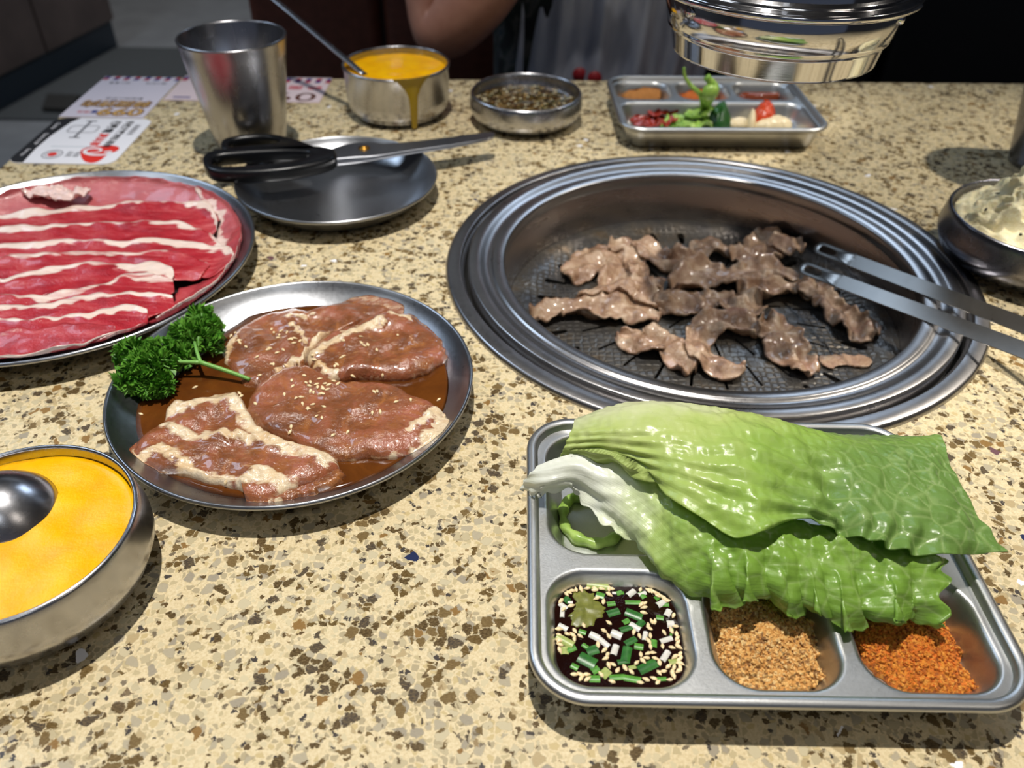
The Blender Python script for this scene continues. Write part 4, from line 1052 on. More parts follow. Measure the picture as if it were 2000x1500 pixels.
# ------------------------------------------------------------------ raw beef slices
def beef_mat():
    t = NT('raw_beef'); v = t.coord(); f, _ = t.noise(t.coord(scale=(0.5, 1, 1)), 62, 5, 0.66, 0.8); g, _ = t.noise(v, 560, 3, 0.65)
    vs = t.coord(scale=(0.22, 1.0, 0.6)); w, _ = t.noise(vs, 130, 5, 0.62, 1.0)
    meat = t.ramp(f, [(0.28, srgb(138, 20, 32)), (0.5, srgb(176, 40, 50)), (0.72, srgb(200, 92, 94))])
    vein = t.math('MULTIPLY_ADD', w, 10.0, -6.0, clamp=True)
    meat = t.mix(t.math('MULTIPLY', vein, 0.55), meat, srgb(224, 140, 138))
    fn = t.math('ADD', t.attr('fat'), t.math('MULTIPLY_ADD', w, 1.9, -0.95))
    fm = t.math('MULTIPLY_ADD', fn, 2.2, -0.75, clamp=True)
    fatc = t.ramp(f, [(0.3, srgb(232, 206, 190)), (0.7, srgb(240, 222, 212))])
    c = t.mix(fm, meat, fatc)
    c = t.mix(t.math('MULTIPLY', t.attr('frost'), 0.5), c, srgb(226, 176, 178))
    t.set(Base_Color=c, Roughness=0.22, Specular_IOR_Level=0.55, Subsurface_Weight=0.06, Subsurface_Radius=(0.005, 0.0014, 0.0011), Subsurface_Scale=0.5, Coat_Weight=0.3, Coat_Roughness=0.08)
    t.bump(t.math('ADD', t.math('MULTIPLY', g, 0.6), t.math('MULTIPLY', w, 0.25)), 0.75, 0.0011); return t.m
M['beef'] = beef_mat()
def ribbon(line, width, z0, seed, nu=70, nv=18, wave=0.0012, wl=260, tilt=0.0, thick=0.0016, curl=0.0, wtaper=0.12, zfun=None):
    C_ = crom([(q[0], q[1], q[2] if len(q) > 2 else 0) for q in line], nu)
    T_ = np.gradient(C_, axis=0); T_[:, 2] = 0; T_ /= np.linalg.norm(T_, axis=1)[:, None]; Nn = np.c_[-T_[:, 1], T_[:, 0], np.zeros(nu)]
    u = np.linspace(0, 1, nu)[:, None]; v = np.linspace(-1, 1, nv)[None, :]
    g = np.random.RandomState(seed); ph = g.uniform(0, 6.28, 8)
    w = width * (1 + wtaper * np.sin(2.2 * np.pi * u + ph[0]) + 0.07 * np.sin(17 * u + ph[1])) * np.minimum(1, 0.22 + 5 * np.minimum(u, 1 - u)) ** 0.7
    eL = 0.06 * np.sin(23 * u + ph[2]) + 0.04 * np.sin(61 * u + ph[3]); eR = 0.06 * np.sin(27 * u + ph[4]) + 0.05 * np.sin(53 * u + ph[5])
    vv = v * (1 + np.where(v > 0, eR, eL))
    G = C_[:, None, :] + Nn[:, None, :] * (w * vv)[..., None] * 0.5
    f = Fld(seed, wl); f2 = Fld(seed + 31, wl * 2.6)
    dz = wave * (f(G[..., 0], G[..., 1]) + 0.35 * f2(G[..., 0], G[..., 1])) * (0.5 + 0.7 * np.abs(v)) + tilt * v + curl * v * v
    G[..., 2] = z0 + C_[:, None, 2] + dz + (zfun(G[..., 0], G[..., 1]) if zfun else 0)
    th = thick * (1 - 0.5 * np.abs(v) ** 4) * np.ones_like(u)
    U = np.repeat(u, nv, 1); W = np.repeat(v, nu, 0)
    V, Fc = sheet(G, th)
    return V, Fc, np.tile(U.ravel(), 2), np.tile(W.ravel(), 2)
BEEF = [  # centre line (px), width, far-edge fat, near-edge fat, frost
 ([(-245, 440), (-70, 402), (60, 390), (200, 372), (300, 368), (400, 385), (455, 420)], 0.050, 0.25, 0.2, 0.45),
 ([(395, 372), (445, 392), (472, 425), (482, 470), (470, 505)], 0.034, 0.1, 0.9, 0.35),
 ([(478, 450), (462, 510), (420, 560), (350, 600), (300, 630)], 0.040, 0.6, 0.2, 0.15),
 ([(-245, 470), (-70, 432), (100, 418), (250, 412), (350, 418), (410, 448)], 0.036, 0.8, 0.0, 0.0),
 ([(-245, 508), (-70, 470), (60, 458), (180, 448), (280, 446), (350, 462), (420, 500)], 0.036, 0.75, 0.0, 0.0),
 ([(-245, 546), (-60, 508), (80, 496), (200, 486), (320, 486), (400, 505), (440, 530)], 0.036, 1.0, 0.1, 0.0),
 ([(-245, 578), (-50, 540), (70, 522), (180, 510), (300, 515), (400, 528)], 0.036, 0.55, 0.0, 0.0),
 ([(-245, 618), (-20, 580), (60, 556), (160, 540), (250, 545), (330, 552)], 0.040, 1.6, 0.0, 0.0),
 ([(-245, 650), (-70, 612), (40, 606), (150, 590), (250, 575), (340, 560)], 0.036, 0.6, 0.3, 0.0),
 ([(-245, 678), (-70, 640), (60, 632), (160, 620), (260, 606), (340, 590)], 0.036, 0.7, 0.0, 0.0),
 ([(-245, 710), (-70, 672), (60, 660), (180, 645), (290, 628)], 0.038, 0.85, 0.3, 0.0),
 ([(-245, 738), (-70, 700), (40, 690), (140, 676), (230, 655)], 0.030, 0.2, 1.0, 0.1)]
NAMES_B = ['frosty pink beef slice along the rim facing the cards', 'beef slice with a white fat edge curving along the plate rim by the empty plate', 'beef slice curving down the plate rim toward the parsley', 'long red beef slice next to the frosty pink one', 'red beef slice with a wide pale fat stripe, third from the rim facing the cards', 'red beef slice in the middle of the plate, fourth from the rim facing the cards', 'red beef slice whose tip reaches the curved rim slice', 'beef slice with the broadest white fat band', 'dark red beef slice next to the broad fat band', 'red beef slice with thin wavy fat, third from the rim facing the pork', 'red beef slice with pale streaks, second from the rim facing the pork plate', 'beef slice with a pale fat strip along the rim facing the pork plate']
LAID = []
for k, (ln, wd, ff, nf, fr) in enumerate(BEEF):
    z0 = 0.0062 + 0.00085 * k if k not in (1, 2) else 0.0060
    L_ = [(q.x, q.y) for q in PX(ln, 0.013)]
    V, Fc, U, W = ribbon(L_, wd, 0, 100 + k, 130, 24, 0.0008, 170, 0.0, 0.0016, wtaper=0.22)
    # keep on the plate, rest on its surface
    rel = V[:, :2] - np.array(C_BEF); r = np.linalg.norm(rel, axis=1); lim = R_BEF * 0.925
    sc_ = np.where(r > lim, (lim + (r - lim) * 0.04) / np.maximum(r, 1e-9), 1.0)
    V[:, :2] = np.array(C_BEF) + rel * sc_[:, None]; r2 = np.minimum(r, lim + 0.002)
    V[:, 2] += np.maximum(z0, pl_z(r2, R_BEF) + 0.0022 + 0.0002 * k) + 0.0018 * np.maximum(W, 0) ** 2 * (1 if V[0, 0] > V[-1, 0] else 1)
    V = on_plate(V, C_BEF, R_BEF); V = drape(V, 130, 24, LAID)
    LAID.append(BVHTree.FromPolygons([tuple(q) for q in V], [tuple(int(i) for i in q) for q in Fc]))
    jit = 0.22 * Fld(300 + k, 90)(V[:, 0], V[:, 1]) + 0.12 * Fld(330 + k, 420)(V[:, 0], V[:, 1])
    bw = 0.34 * ff * (0.55 + 0.75 * sstep(-0.9, 1.1, np.sin(5.5 * U + 2.1 * k) + 0.6 * np.sin(13 * U + k)))
    fat = sstep(1 - bw - 0.12, 1 - bw * 0.55, W + jit * 0.8) * min(1, ff * 1.2) + sstep(1 - 0.34 * nf - 0.1, 1 - 0.15 * nf, -W + jit * 0.8) * min(1, nf)
    o = mk('beef_slice', V, Fc, M['beef'], attr={'fat': np.clip(fat, 0, 1), 'frost': np.full(len(V), fr)})
    tag(o, NAMES_B[k], 'meat', 'raw beef slices')
V, Fc, U, W = ribbon([(q.x, q.y) for q in PX([(40, 362), (90, 360), (130, 368), (165, 352)], 0.022)], 0.016, 0.0205, 77, 60, 14, 0.0016, 900)
gp = []
for q in V:
    hs = [b.ray_cast(Vector((q[0], q[1], 0.3)), Vector((0, 0, -1)))[0] for b in LAID]; zs = [h.z for h in hs if h is not None] + [float(pl_z(math.hypot(q[0] - C_BEF[0], q[1] - C_BEF[1]), R_BEF))]
    gp.append(q[2] - max(zs))
gp = np.array(gp); V[:, 2] -= np.percentile(gp, 4)
tag(mk('fat_scrap', V, Fc, M['beef'], attr={'fat': np.ones(len(V)), 'frost': np.full(len(V), 0.7)}), 'frilly white fat scrap standing on the frosty pink beef slice', 'meat')

# ------------------------------------------------------------------ grilled meat on the pan
def cooked_mat():
    t = NT('grilled_beef'); v = t.coord(); f, _ = t.noise(v, 70, 5, 0.65, 0.6); g, _ = t.noise(v, 560, 4, 0.7); w, _ = t.noise(v, 26, 3)
    c = t.ramp(f, [(0.25, srgb(96, 68, 50)), (0.40, srgb(138, 104, 80)), (0.54, srgb(166, 134, 106)), (0.70, srgb(196, 172, 146))])
    c = t.mix(t.math('MULTIPLY_ADD', w, 4.0, -2.4, clamp=True), c, srgb(150, 92, 84))
    t.set(Base_Color=c, Roughness=0.24, Coat_Weight=0.6, Coat_Roughness=0.1, Specular_IOR_Level=0.6)
    t.bump(t.math('ADD', g, t.math('MULTIPLY', f, 1.4)), 0.6, 0.0016); return t.m
M['cooked'] = cooked_mat()
COOK = [
 ([(1118, 545), (1150, 505), (1190, 500), (1205, 545), (1190, 590)], 0.040, 'wide pale grilled beef sheet by the slots on the pan'),
 ([(1190, 488), (1235, 482), (1242, 520), (1250, 550), (1295, 562)], 0.026, 'rolled grilled beef strip lying on the wide pale sheet'),
 ([(1245, 472), (1300, 512), (1350, 500), (1385, 478), (1440, 492)], 0.032, 'twisted grilled beef strip between the pale sheet and the ruffled piece'),
 ([(1430, 505), (1480, 490), (1510, 468), (1555, 500)], 0.040, 'raised ruffled grilled beef piece beside the tong tips'),
 ([(1312, 560), (1370, 538), (1440, 542), (1500, 528), (1560, 540)], 0.038, 'long grilled beef strip in the centre of the pan'),
 ([(1440, 560), (1490, 568), (1550, 562), (1600, 580)], 0.028, 'grilled beef strip glistening beneath the tongs'),
 ([(1045, 618), (1090, 596), (1150, 602), (1220, 606), (1285, 622)], 0.034, 'grilled beef strip hugging the ring edge of the pan'),
 ([(1130, 582), (1190, 570), (1250, 578), (1295, 604)], 0.026, 'folded grilled beef strip bridging two pieces'),
 ([(1285, 605), (1340, 590), (1400, 588), (1440, 600), (1490, 598)], 0.036, 'flat grilled beef strip reaching to the middle slots'),
 ([(1208, 652), (1255, 668), (1300, 668), (1330, 700), (1352, 722)], 0.030, 'curled grilled beef piece with a pink end near the ring'),
 ([(1480, 650), (1430, 630), (1380, 642), (1362, 680), (1395, 712), (1450, 722)], 0.030, 'C-shaped grilled beef piece near the ring'),
 ([(1495, 622), (1525, 650), (1545, 690), (1590, 725)], 0.036, 'grilled beef piece running toward the ring edge'),
 ([(1565, 555), (1615, 585), (1660, 622), (1712, 650)], 0.036, 'browned grilled beef strip beneath the tongs at the pan rim'),
 ([(1608, 700), (1650, 692), (1705, 696)], 0.016, 'thin brown meat scrap stuck to the pan near the ring')]
LAID = []
for k, (ln, wd, lb) in enumerate(COOK):
    L_ = [(q.x, q.y) for q in PX(ln, -0.034)]
    flatp = k == 13
    V, Fc, U, W = ribbon(L_, wd * 0.80, 0, 200 + k, 80, 20, 0.0006 if flatp else 0.0026, 230, 0, 0.0016 if flatp else 0.0030, 0.0 if flatp else 0.0008, 0.16)
    rel = V[:, :2] - np.array([GC.x, GC.y]); r = np.linalg.norm(rel, axis=1); lim = 0.137
    sc_ = np.where(r > lim, lim / np.maximum(r, 1e-9), 1.0); V[:, :2] = np.array([GC.x, GC.y]) + rel * sc_[:, None]
    if not flatp: V[:, 2] += 0.0026 * np.sin(3.6 * W + 1.7 * k + 5 * U + 1.5 * np.sin(9 * U + k)) + 0.0012 * np.sin(24 * U + 2.5 * W + k)
    base = pan_z(np.minimum(r, lim)) + (0.0022 if flatp else 0.0058)
    V[:, 2] = np.maximum(V[:, 2] + base, pan_z(np.minimum(r, lim)) + 0.0003 + 0.0022 * (np.arange(len(V)) < len(V) // 2))
    if k in (3,): V[:, 2] += 0.006 * sstep(0.4, 0.8, U)
    V = drape(V, 80, 20, LAID)
    LAID.append(BVHTree.FromPolygons([tuple(q) for q in V], [tuple(int(i) for i in q) for q in Fc]))
    tag(mk('grilled_beef', V, Fc, M['cooked']), lb, 'meat', 'beef pieces on the grill')

# ------------------------------------------------------------------ near tray: dipping sauce
M['soy'] = sauce_mat('dark_soy_sauce', (22, 8, 6), (34, 12, 8), 0.05)
SZ = 0.0125
w1 = WELLS[0]; px0, px1, py0, py1 = [C_T[0] + w1[0] + 0.0024, C_T[0] + w1[1] - 0.0024, C_T[1] + w1[2] + 0.0024, C_T[1] + w1[3] - 0.0024]
V, Fc = prism(rrect(px0, px1, py0, py1, 0.0145, 8), 0.0068, SZ)
V = [v if v[2] > 0.01 else (C_T[0] + (w1[0] + w1[1]) / 2 + (v[0] - C_T[0] - (w1[0] + w1[1]) / 2) * 0.86, C_T[1] + (w1[2] + w1[3]) / 2 + (v[1] - C_T[1] - (w1[2] + w1[3]) / 2) * 0.86, v[2]) for v in V]
V = [v if v[2] > 0.01 else (v[0], v[1], float(tray_z(v[0], v[1])) + 0.0001) for v in V]
tag(mk('dipping_sauce', V, Fc, M['soy'], smooth=False), 'dark soy dipping sauce with scallions in the tray compartment', 'sauce')
def cr3(x, y): return P(1000 + x / 4, 1080 + y / 4, SZ)
SS = [(368,255),(412,225),(458,238),(490,190),(532,198),(578,196),(640,197),(690,195),(748,193),(748,230),(772,268),(645,298),(660,360),(715,385),(760,330),(992,212),(1060,217),(1085,247),(1060,283),(1128,235),(1180,255),(1208,290),(1135,340),(1105,300),(1215,318),(1222,350),(1250,365),(325,370),(463,418),(403,445),(1008,408),(1030,432),(1035,400),(1030,473),(1062,570),(1090,540),(1072,595),(1115,540),(1287,495),(1300,580),(1188,628),(1243,610),(1310,637),(1308,672),(1308,705),(1310,740),(1250,745),(1175,735),(755,550),(560,570),(435,640),(490,614),(475,645),(533,655),(487,680),(720,615),(755,655),(670,720),(322,600),(322,645),(350,688),(330,720),(335,765),(330,690),(995,655),(1080,650),(1065,690),(1080,735),(950,625),(720,765),(745,800),(730,830),(1005,797),(1060,790),(1050,825),(1100,785),(1022,848),(975,862),(1120,830),(1150,860),(1270,817),(1303,838),(1335,795),(1337,828),(755,885),(787,875),(825,920),(880,900),(930,932),(695,955),(490,955),(535,955),(585,955),(590,990),(540,985),(1222,890),(1265,897),(1305,870),(1330,868),(1318,903),(1148,942),(1180,930),(1250,942),(1265,970),(1300,925),(1045,993),(1105,985),(1000,1018),(780,1010),(1140,1015),(1230,995)]
def clampw(p, m=0.0022):
    p.x = min(max(p.x, px0 + m), px1 - m); p.y = min(max(p.y, py0 + m), py1 - m)
    for cx, cy in ((px0 + 0.0145, py0 + 0.0145), (px1 - 0.0145, py0 + 0.0145), (px0 + 0.0145, py1 - 0.0145), (px1 - 0.0145, py1 - 0.0145)):
        if (p.x - cx) * (cx - (px0 + px1) / 2) > 0 and (p.y - cy) * (cy - (py0 + py1) / 2) > 0:
            v = Vector((p.x - cx, p.y - cy)); L = v.length
            if L > 0.0145 - m: v *= (0.0145 - m) / L; p.x, p.y = cx + v.x, cy + v.y
    return p
for x, y in SS:
    p = clampw(cr3(x, y)); put_seed((p.x, p.y, SZ + 0.0003), (0, 0, 1), 'plump sesame seed floating in the dark dipping sauce', 'sesame seeds in the dipping sauce', sc=1.02)
M['scal_w'] = leaf_mat('scallion_white', (206, 204, 190), (226, 226, 218), 500)
M['scal_g'] = leaf_mat('scallion_green', (64, 126, 40), (96, 160, 60), 500)
M['scal_y'] = leaf_mat('scallion_pale', (140, 160, 80), (176, 186, 112), 500)
M['cilantro'] = leaf_mat('cilantro_leaf', (26, 84, 30), (54, 118, 44), 400)
M['olive_leaf'] = leaf_mat('olive_leaf', (92, 96, 34), (122, 124, 52), 400)
def scal(pos, L, W, ang, mat, z=0.0004, tilt=0.0, curve=1.0):
    """split stalk: a short curved shell"""
    V = []; Fc = []; nu, nv = 6, 7
    for layer in (0, 1):
        for i in range(nu):
            for j in range(nv):
                a = (j / (nv - 1) - 0.5) * 2.2 * curve; rr = W / 2 / math.sin(1.1 * curve) - layer * 0.0004
                V.append((L * (i / (nu - 1) - 0.5), rr * math.sin(a), rr * (math.cos(a) - math.cos(1.1 * curve))))
    o = nu * nv
    for i in range(nu - 1):
        for j in range(nv - 1):
            q = (i * nv + j, (i + 1) * nv + j, (i + 1) * nv + j + 1, i * nv + j + 1); Fc.append(q); Fc.append(tuple(x + o for x in q[::-1]))
    bd = [i * nv for i in range(nu)] + [(nu - 1) * nv + j for j in range(1, nv)] + [i * nv + nv - 1 for i in range(nu - 2, -1, -1)] + list(range(nv - 2, 0, -1))
    for k in range(len(bd)): a, b = bd[k], bd[(k + 1) % len(bd)]; Fc.append((b, a, a + o, b + o))
    m_ = Matrix.Rotation(ang, 4, 'Z') @ Matrix.Rotation(tilt, 4, 'X')
    V = [Vector(pos) + Vector((0, 0, z)) + m_ @ Vector(v) for v in V]
    return mk('scallion_piece', V, Fc, mat, sharp=50)
WH = [(930,310,70,48,40),(1010,270,60,36,20),(345,465,80,34,85),(395,415,70,40,-40),(1165,395,70,50,30),(1215,470,60,46,60),(370,580,70,44,-30),(645,650,70,54,-30),(815,640,76,60,-25),(720,700,90,44,-45),(805,760,80,46,70),(960,580,80,48,-35),(1040,650,70,36,75),(1205,680,90,40,20),(1195,805,90,44,55),(790,235,30,24,0),(455,385,36,26,0),(1240,560,50,60,0)]
GN = [(360,345,50,45,50,'c'),(845,210,26,28,90,'g'),(835,285,44,34,20,'g'),(775,400,60,36,10,'g'),(945,385,110,34,0,'g'),(790,465,90,50,20,'c'),(950,485,120,60,-25,'c'),(1020,330,60,40,-60,'g'),(1160,310,40,34,40,'g'),(890,535,50,36,30,'g'),(550,620,50,32,-20,'g'),(380,765,56,50,90,'y'),(460,750,70,40,25,'g'),(570,730,44,30,-40,'g'),(625,760,80,64,20,'c'),(590,840,120,80,-30,'c'),(650,915,54,44,30,'g'),(725,940,70,56,45,'y'),(890,790,110,60,75,'c'),(925,690,90,44,30,'c'),(890,590,90,40,20,'c'),(990,735,60,44,-10,'g'),(1060,890,140,60,28,'c'),(1110,710,60,40,80,'g'),(1155,505,50,36,-10,'g'),(1285,620,60,16,70,'g'),(820,970,100,40,5,'g'),(940,985,110,40,-10,'g'),(645,985,70,44,0,'g'),(1165,985,70,26,5,'g'),(940,895,50,26,15,'y'),(490,890,50,36,-30,'g'),(1260,850,60,36,10,'y'),(1000,560,80,44,45,'c'),(690,330,60,50,-20,'g'),(1255,395,60,36,0,'g'),(870,850,80,34,10,'c')]
for x, y, L, W, a in WH:
    p = clampw(cr3(x, y), 0.004); scal((p.x, p.y, SZ - 0.0006), L * 0.000062, W * 0.000066, R(a), M['scal_w'], tilt=rnd.uniform(-.2, .2))
    tag(COL.objects[-1], 'white scallion stalk piece floating in the dark dipping sauce', 'scallion', 'white scallion pieces in the sauce')
for x, y, L, W, a, c in GN:
    p = clampw(cr3(x, y), 0.004); scal((p.x, p.y, SZ - 0.0004), L * 0.000062, W * 0.000072, R(a), {'g': M['scal_g'], 'c': M['cilantro'], 'y': M['scal_y']}[c], tilt=rnd.uniform(-.15, .15), curve=0.55)
    tag(COL.objects[-1], {'g': 'bright green scallion piece floating in the dark dipping sauce', 'c': 'dark green leaf piece floating in the dark dipping sauce', 'y': 'pale yellow-green scallion piece floating in the dark dipping sauce'}[c], 'scallion', {'g': 'bright green scallion pieces', 'c': 'dark green leaf pieces', 'y': 'pale scallion pieces'}[c])
lf = [cr3(*q) for q in ((470, 330), (520, 300), (580, 285), (640, 310), (650, 350), (700, 400), (725, 460), (690, 520), (640, 570), (560, 585), (490, 580), (460, 520), (440, 480), (480, 440), (500, 390))]
V, Fc, S = slab([(q.x, q.y) for q in lf], SZ - 0.0004, 0.0009, 80, 8, 6.0, Fld(4, 900), 0.0002, edge=(5, 0.0005))
tag(mk('herb_leaf', V, Fc, M['olive_leaf']), 'large olive herb leaf floating in the dark dipping sauce', 'herb')
p = cr3(668, 255); scal((p.x, p.y, SZ - 0.0003), 0.0095, 0.0046, R(-8), M['scal_y'], curve=0.9); tag(COL.objects[-1], 'yellow-green chilli slice floating beside the large olive herb leaf', 'chilli')
p = cr3(415, 690); scal((p.x, p.y, SZ - 0.0004), 0.0080, 0.0040, R(-32), M['scal_y'], curve=0.9); tag(COL.objects[-1], 'thick yellowish scallion stalk floating at the side of the sauce', 'scallion')

# ------------------------------------------------------------------ powders
def grains(out_px, zf, T, label, name, cols, seed, n, gs, cat, bias):
    w_ = [(q.x, q.y) for q in PX(out_px, zf + 0.003)]; mid = np.mean(w_, 0)
    for i in range(len(w_)):
        while float(tray_z(*w_[i])) > zf + 0.0045: w_[i] = tuple(mid + (np.array(w_[i]) - mid) * 0.985)
    f1 = Fld(seed, 260); f2 = Fld(seed + 1, 1700)
    V, Fc, S = slab(w_, zf, T, 120, 26, 2.2, lambda x, y: f1(x, y) + 0.55 * f2(x, y), 0.0007, edge=(seed, 0.0006))
    V[:, 2] = np.maximum(V[:, 2], tray_z(V[:, 0], V[:, 1]) - 0.0001)
    t = NT(name); v = t.coord(); c1 = t.voro(v, 900); f, _ = t.noise(v, 120, 4)
    sp = t.n('ShaderNodeSeparateColor'); t.l(c1.outputs['Color'], sp.inputs[0])
    base = t.ramp(sp.outputs[0], [(k / len(cols), srgb(*c)) for k, c in enumerate(cols)], 'CONSTANT')
    base = t.mix(t.math('MULTIPLY', f, 0.35), base, srgb(*cols[0]))
    t.set(Base_Color=base, Roughness=0.7); nz, _ = t.noise(v, 1500, 3); t.bump(nz, 0.9, 0.0012)
    o = empty(label[0], (w_[0][0], w_[0][1], zf), label[1], cat); o.location = tuple(np.r_[np.mean(w_, 0), zf])
    mk('mound', V, Fc, t.m, o)
    bv = BVHTree.FromPolygons([tuple(x) for x in V], [tuple(int(i) for i in q) for q in Fc])
    g = random.Random(seed); GV = []; GF = []; cc_ = np.mean(w_, 0); tries = 0; cnt = 0
    while cnt < n and tries < n * 6:
        tries += 1; k = g.randrange(len(V)); s = g.random()
        q = V[k, :2] + np.array([g.gauss(0, 0.0015), g.gauss(0, 0.0015)])
        h = bv.ray_cast(Vector((q[0], q[1], 0.1)), Vector((0, 0, -1)))
        if h[0] is None: continue
        cnt += 1; r_ = gs * g.choice((0.35, 0.4, 0.5, 0.6, 0.75, 1.0)); b = len(GV)
        ax = [Vector((g.gauss(0, 1), g.gauss(0, 1), g.gauss(0, 1))).normalized()]; ax.append(ax[0].orthogonal().normalized()); ax.append(ax[0].cross(ax[1]))
        for a_ in ax:
            for sg in (1, -1): GV.append(h[0] + a_ * (sg * r_ * g.uniform(0.6, 1.15)) + Vector((0, 0, r_ * 0.3)))
        for i, j, k2 in ((0, 2, 4), (2, 1, 4), (1, 3, 4), (3, 0, 4), (2, 0, 5), (1, 2, 5), (3, 1, 5), (0, 3, 5)): GF.append((b + i, b + j, b + k2))
    gm = mk('grains', GV, GF, t.m, o, smooth=False); gm['kind'] = 'stuff'
    return o
grains([(1368, 1180), (1385, 1150), (1450, 1145), (1540, 1165), (1585, 1205), (1600, 1250), (1625, 1310), (1628, 1345), (1560, 1348), (1470, 1345), (1410, 1325), (1380, 1285), (1370, 1230)], 0.0046, 0.0095, ('peanut_powder', 'golden crushed peanut powder in the middle small compartment'), 'crushed_peanut', [(228, 172, 96), (238, 192, 118), (214, 154, 80), (242, 208, 146), (222, 164, 90), (140, 98, 58)], 41, 2400, 0.0017, 'powder', 0)
grains([(1672, 1225), (1690, 1195), (1760, 1190), (1840, 1215), (1868, 1260), (1885, 1300), (1908, 1348), (1830, 1350), (1760, 1345), (1710, 1310), (1685, 1270)], 0.0046, 0.0095, ('chilli_powder', 'orange chilli seasoning powder in the small compartment beside the peanut powder'), 'orange_chilli', [(216, 130, 36), (230, 148, 46), (200, 108, 26), (234, 160, 66), (164, 84, 26), (226, 118, 32)], 42, 1500, 0.0013, 'powder', 0)

# pepper ring in the big compartment
M['pepper'] = leaf_mat('green_pepper', (124, 158, 62), (168, 196, 100), 150)
ring = crom(PX([(1103, 985), (1100, 1010), (1112, 1035), (1140, 1052), (1172, 1056), (1200, 1046), (1215, 1028), (1205, 985), (1160, 965), (1120, 968)], 0.0085), 60, True)
V = []; Fc = []
for k in range(60):
    t_ = ring[(k + 1) % 60] - ring[k - 1]; t_ /= np.linalg.norm(t_); nn = np.array([-t_[1], t_[0], 0]); h_ = 0.0052 + 0.0010 * math.sin(k * 0.5); w_ = 0.0023 + 0.0007 * math.sin(k * 0.9)
    for a_, b_ in ((-1, 0), (-.7, .8), (0, 1), (.7, .8), (1, 0), (.8, -.9), (-.8, -.9)): V.append(tuple(ring[k] + nn * w_ * a_ + np.array([0, 0, h_ * b_ * 0.5 - 0.0015])))
for k in range(60):
    for i in range(7): j = (i + 1) % 7; Fc.append((k * 7 + i, k * 7 + j, ((k + 1) % 60) * 7 + j, ((k + 1) % 60) * 7 + i))
V = np.array(V); V[:, 2] = np.maximum(V[:, 2], tray_z(V[:, 0], V[:, 1]) + 0.0001)
tag(mk('pepper_ring', V, Fc, M['pepper']), 'green pepper ring under the pale lettuce base in the tray', 'vegetable')

# ------------------------------------------------------------------ lettuce
def lettuce_mat(name, stops, veins=1.0):
    t = NT(name); v = t.coord()
    a = t.attr('tone'); f, _ = t.noise(v, 60, 4, 0.6); g, _ = t.noise(v, 420, 3)
    fac = t.math('ADD', a, t.math('MULTIPLY_ADD', f, 0.30, -0.15))
    c = t.ramp(fac, [(p, srgb(*q)) for p, q in stops])
    cell = t.voro(v, 95, 'DISTANCE_TO_EDGE', 0.9); vein = t.math('SUBTRACT', 1.0, t.math('MULTIPLY', cell.outputs['Distance'], 12.0, clamp=True))
    vein = t.math('MULTIPLY', vein, t.math('MULTIPLY_ADD', a, 1.3, -0.25, clamp=True))
    c = t.mix(t.math('MULTIPLY', vein, 0.65), c, srgb(182, 206, 132))
    t.set(Base_Color=c, Roughness=t.math('MULTIPLY_ADD', g, 0.24, 0.20), Specular_IOR_Level=0.5, Coat_Weight=0.12, Coat_Roughness=0.1)
    # ribs fanning from the base, in leaf coordinates
    cb = t.n('ShaderNodeCombineXYZ'); t.l(t.math('MULTIPLY', t.attr('lu'), 1.6), cb.inputs[0]); t.l(t.math('MULTIPLY', t.attr('lv'), 13.0), cb.inputs[1])
    rib, _ = t.noise(cb.outputs[0], 1.0, 3, 0.6)
    pebble = t.math('MULTIPLY', t.math('MINIMUM', cell.outputs['Distance'], 0.3), t.math('MULTIPLY_ADD', a, 2.4, -0.3, clamp=True))
    h = t.math('ADD', t.math('MULTIPLY', pebble, 0.9), t.math('ADD', t.math('MULTIPLY', rib, 0.30), t.math('MULTIPLY', g, 0.12)))
    bp = t.bump(h, 0.55, 0.0022)
    tr = t.n('ShaderNodeBsdfTranslucent'); t.l(c, tr.inputs[0]); t.l(bp.outputs[0], tr.inputs['Normal'])
    mx = t.n('ShaderNodeMixShader'); mx.inputs[0].default_value = 0.32; out = t.t.nodes['Material Output']
    t.l(t.b.outputs[0], mx.inputs[1]); t.l(tr.outputs[0], mx.inputs[2]); t.l(mx.outputs[0], out.inputs['Surface'])
    return t.m
def leaf_grid(rows, NU, NV):
    A = np.array([crom([tuple(P(a[0], a[1], a[2])) for a in r], NU) for r in rows])   # rows,NU,3
    return np.array([crom(A[:, i], NV) for i in range(NU)])                              # NU,NV,3
LEAFBV = []
def leaf(name, rows, NU, NV, shape, tone, thick, mat, label, under=None):
    G = leaf_grid(rows, NU, NV)
    u = np.linspace(0, 1, NU)[:, None] * np.ones((1, NV)); v = np.linspace(0, 1, NV)[None, :] * np.ones((NU, 1))
    du = np.gradient(G, axis=0); dv = np.gradient(G, axis=1); N = np.cross(du, dv); N /= np.linalg.norm(N, axis=2)[..., None] + 1e-9
    N *= np.sign(N[..., 2:3] + 1e-9)
    G = shape(G, N, u, v)
    if under is not None:
        for i in range(NU):
            for j in range(NV):
                h = under.ray_cast(Vector((G[i, j, 0], G[i, j, 1], 0.0)), Vector((0, 0, 1)))
                if h[0] is not None: G[i, j, 2] = min(G[i, j, 2], h[0].z - 0.0001)
    V, Fc = sheet(G, thick(u, v)); LEAFBV.append(BVHTree.FromPolygons([tuple(q) for q in V], [tuple(int(i) for i in q) for q in Fc]))
    tl = lambda x: np.tile(x.ravel(), 2)
    o = mk(name, V, Fc, mat, attr={'tone': tl(tone(u, v)), 'lu': tl(u), 'lv': tl(v)})
    return tag(o, label, 'lettuce')
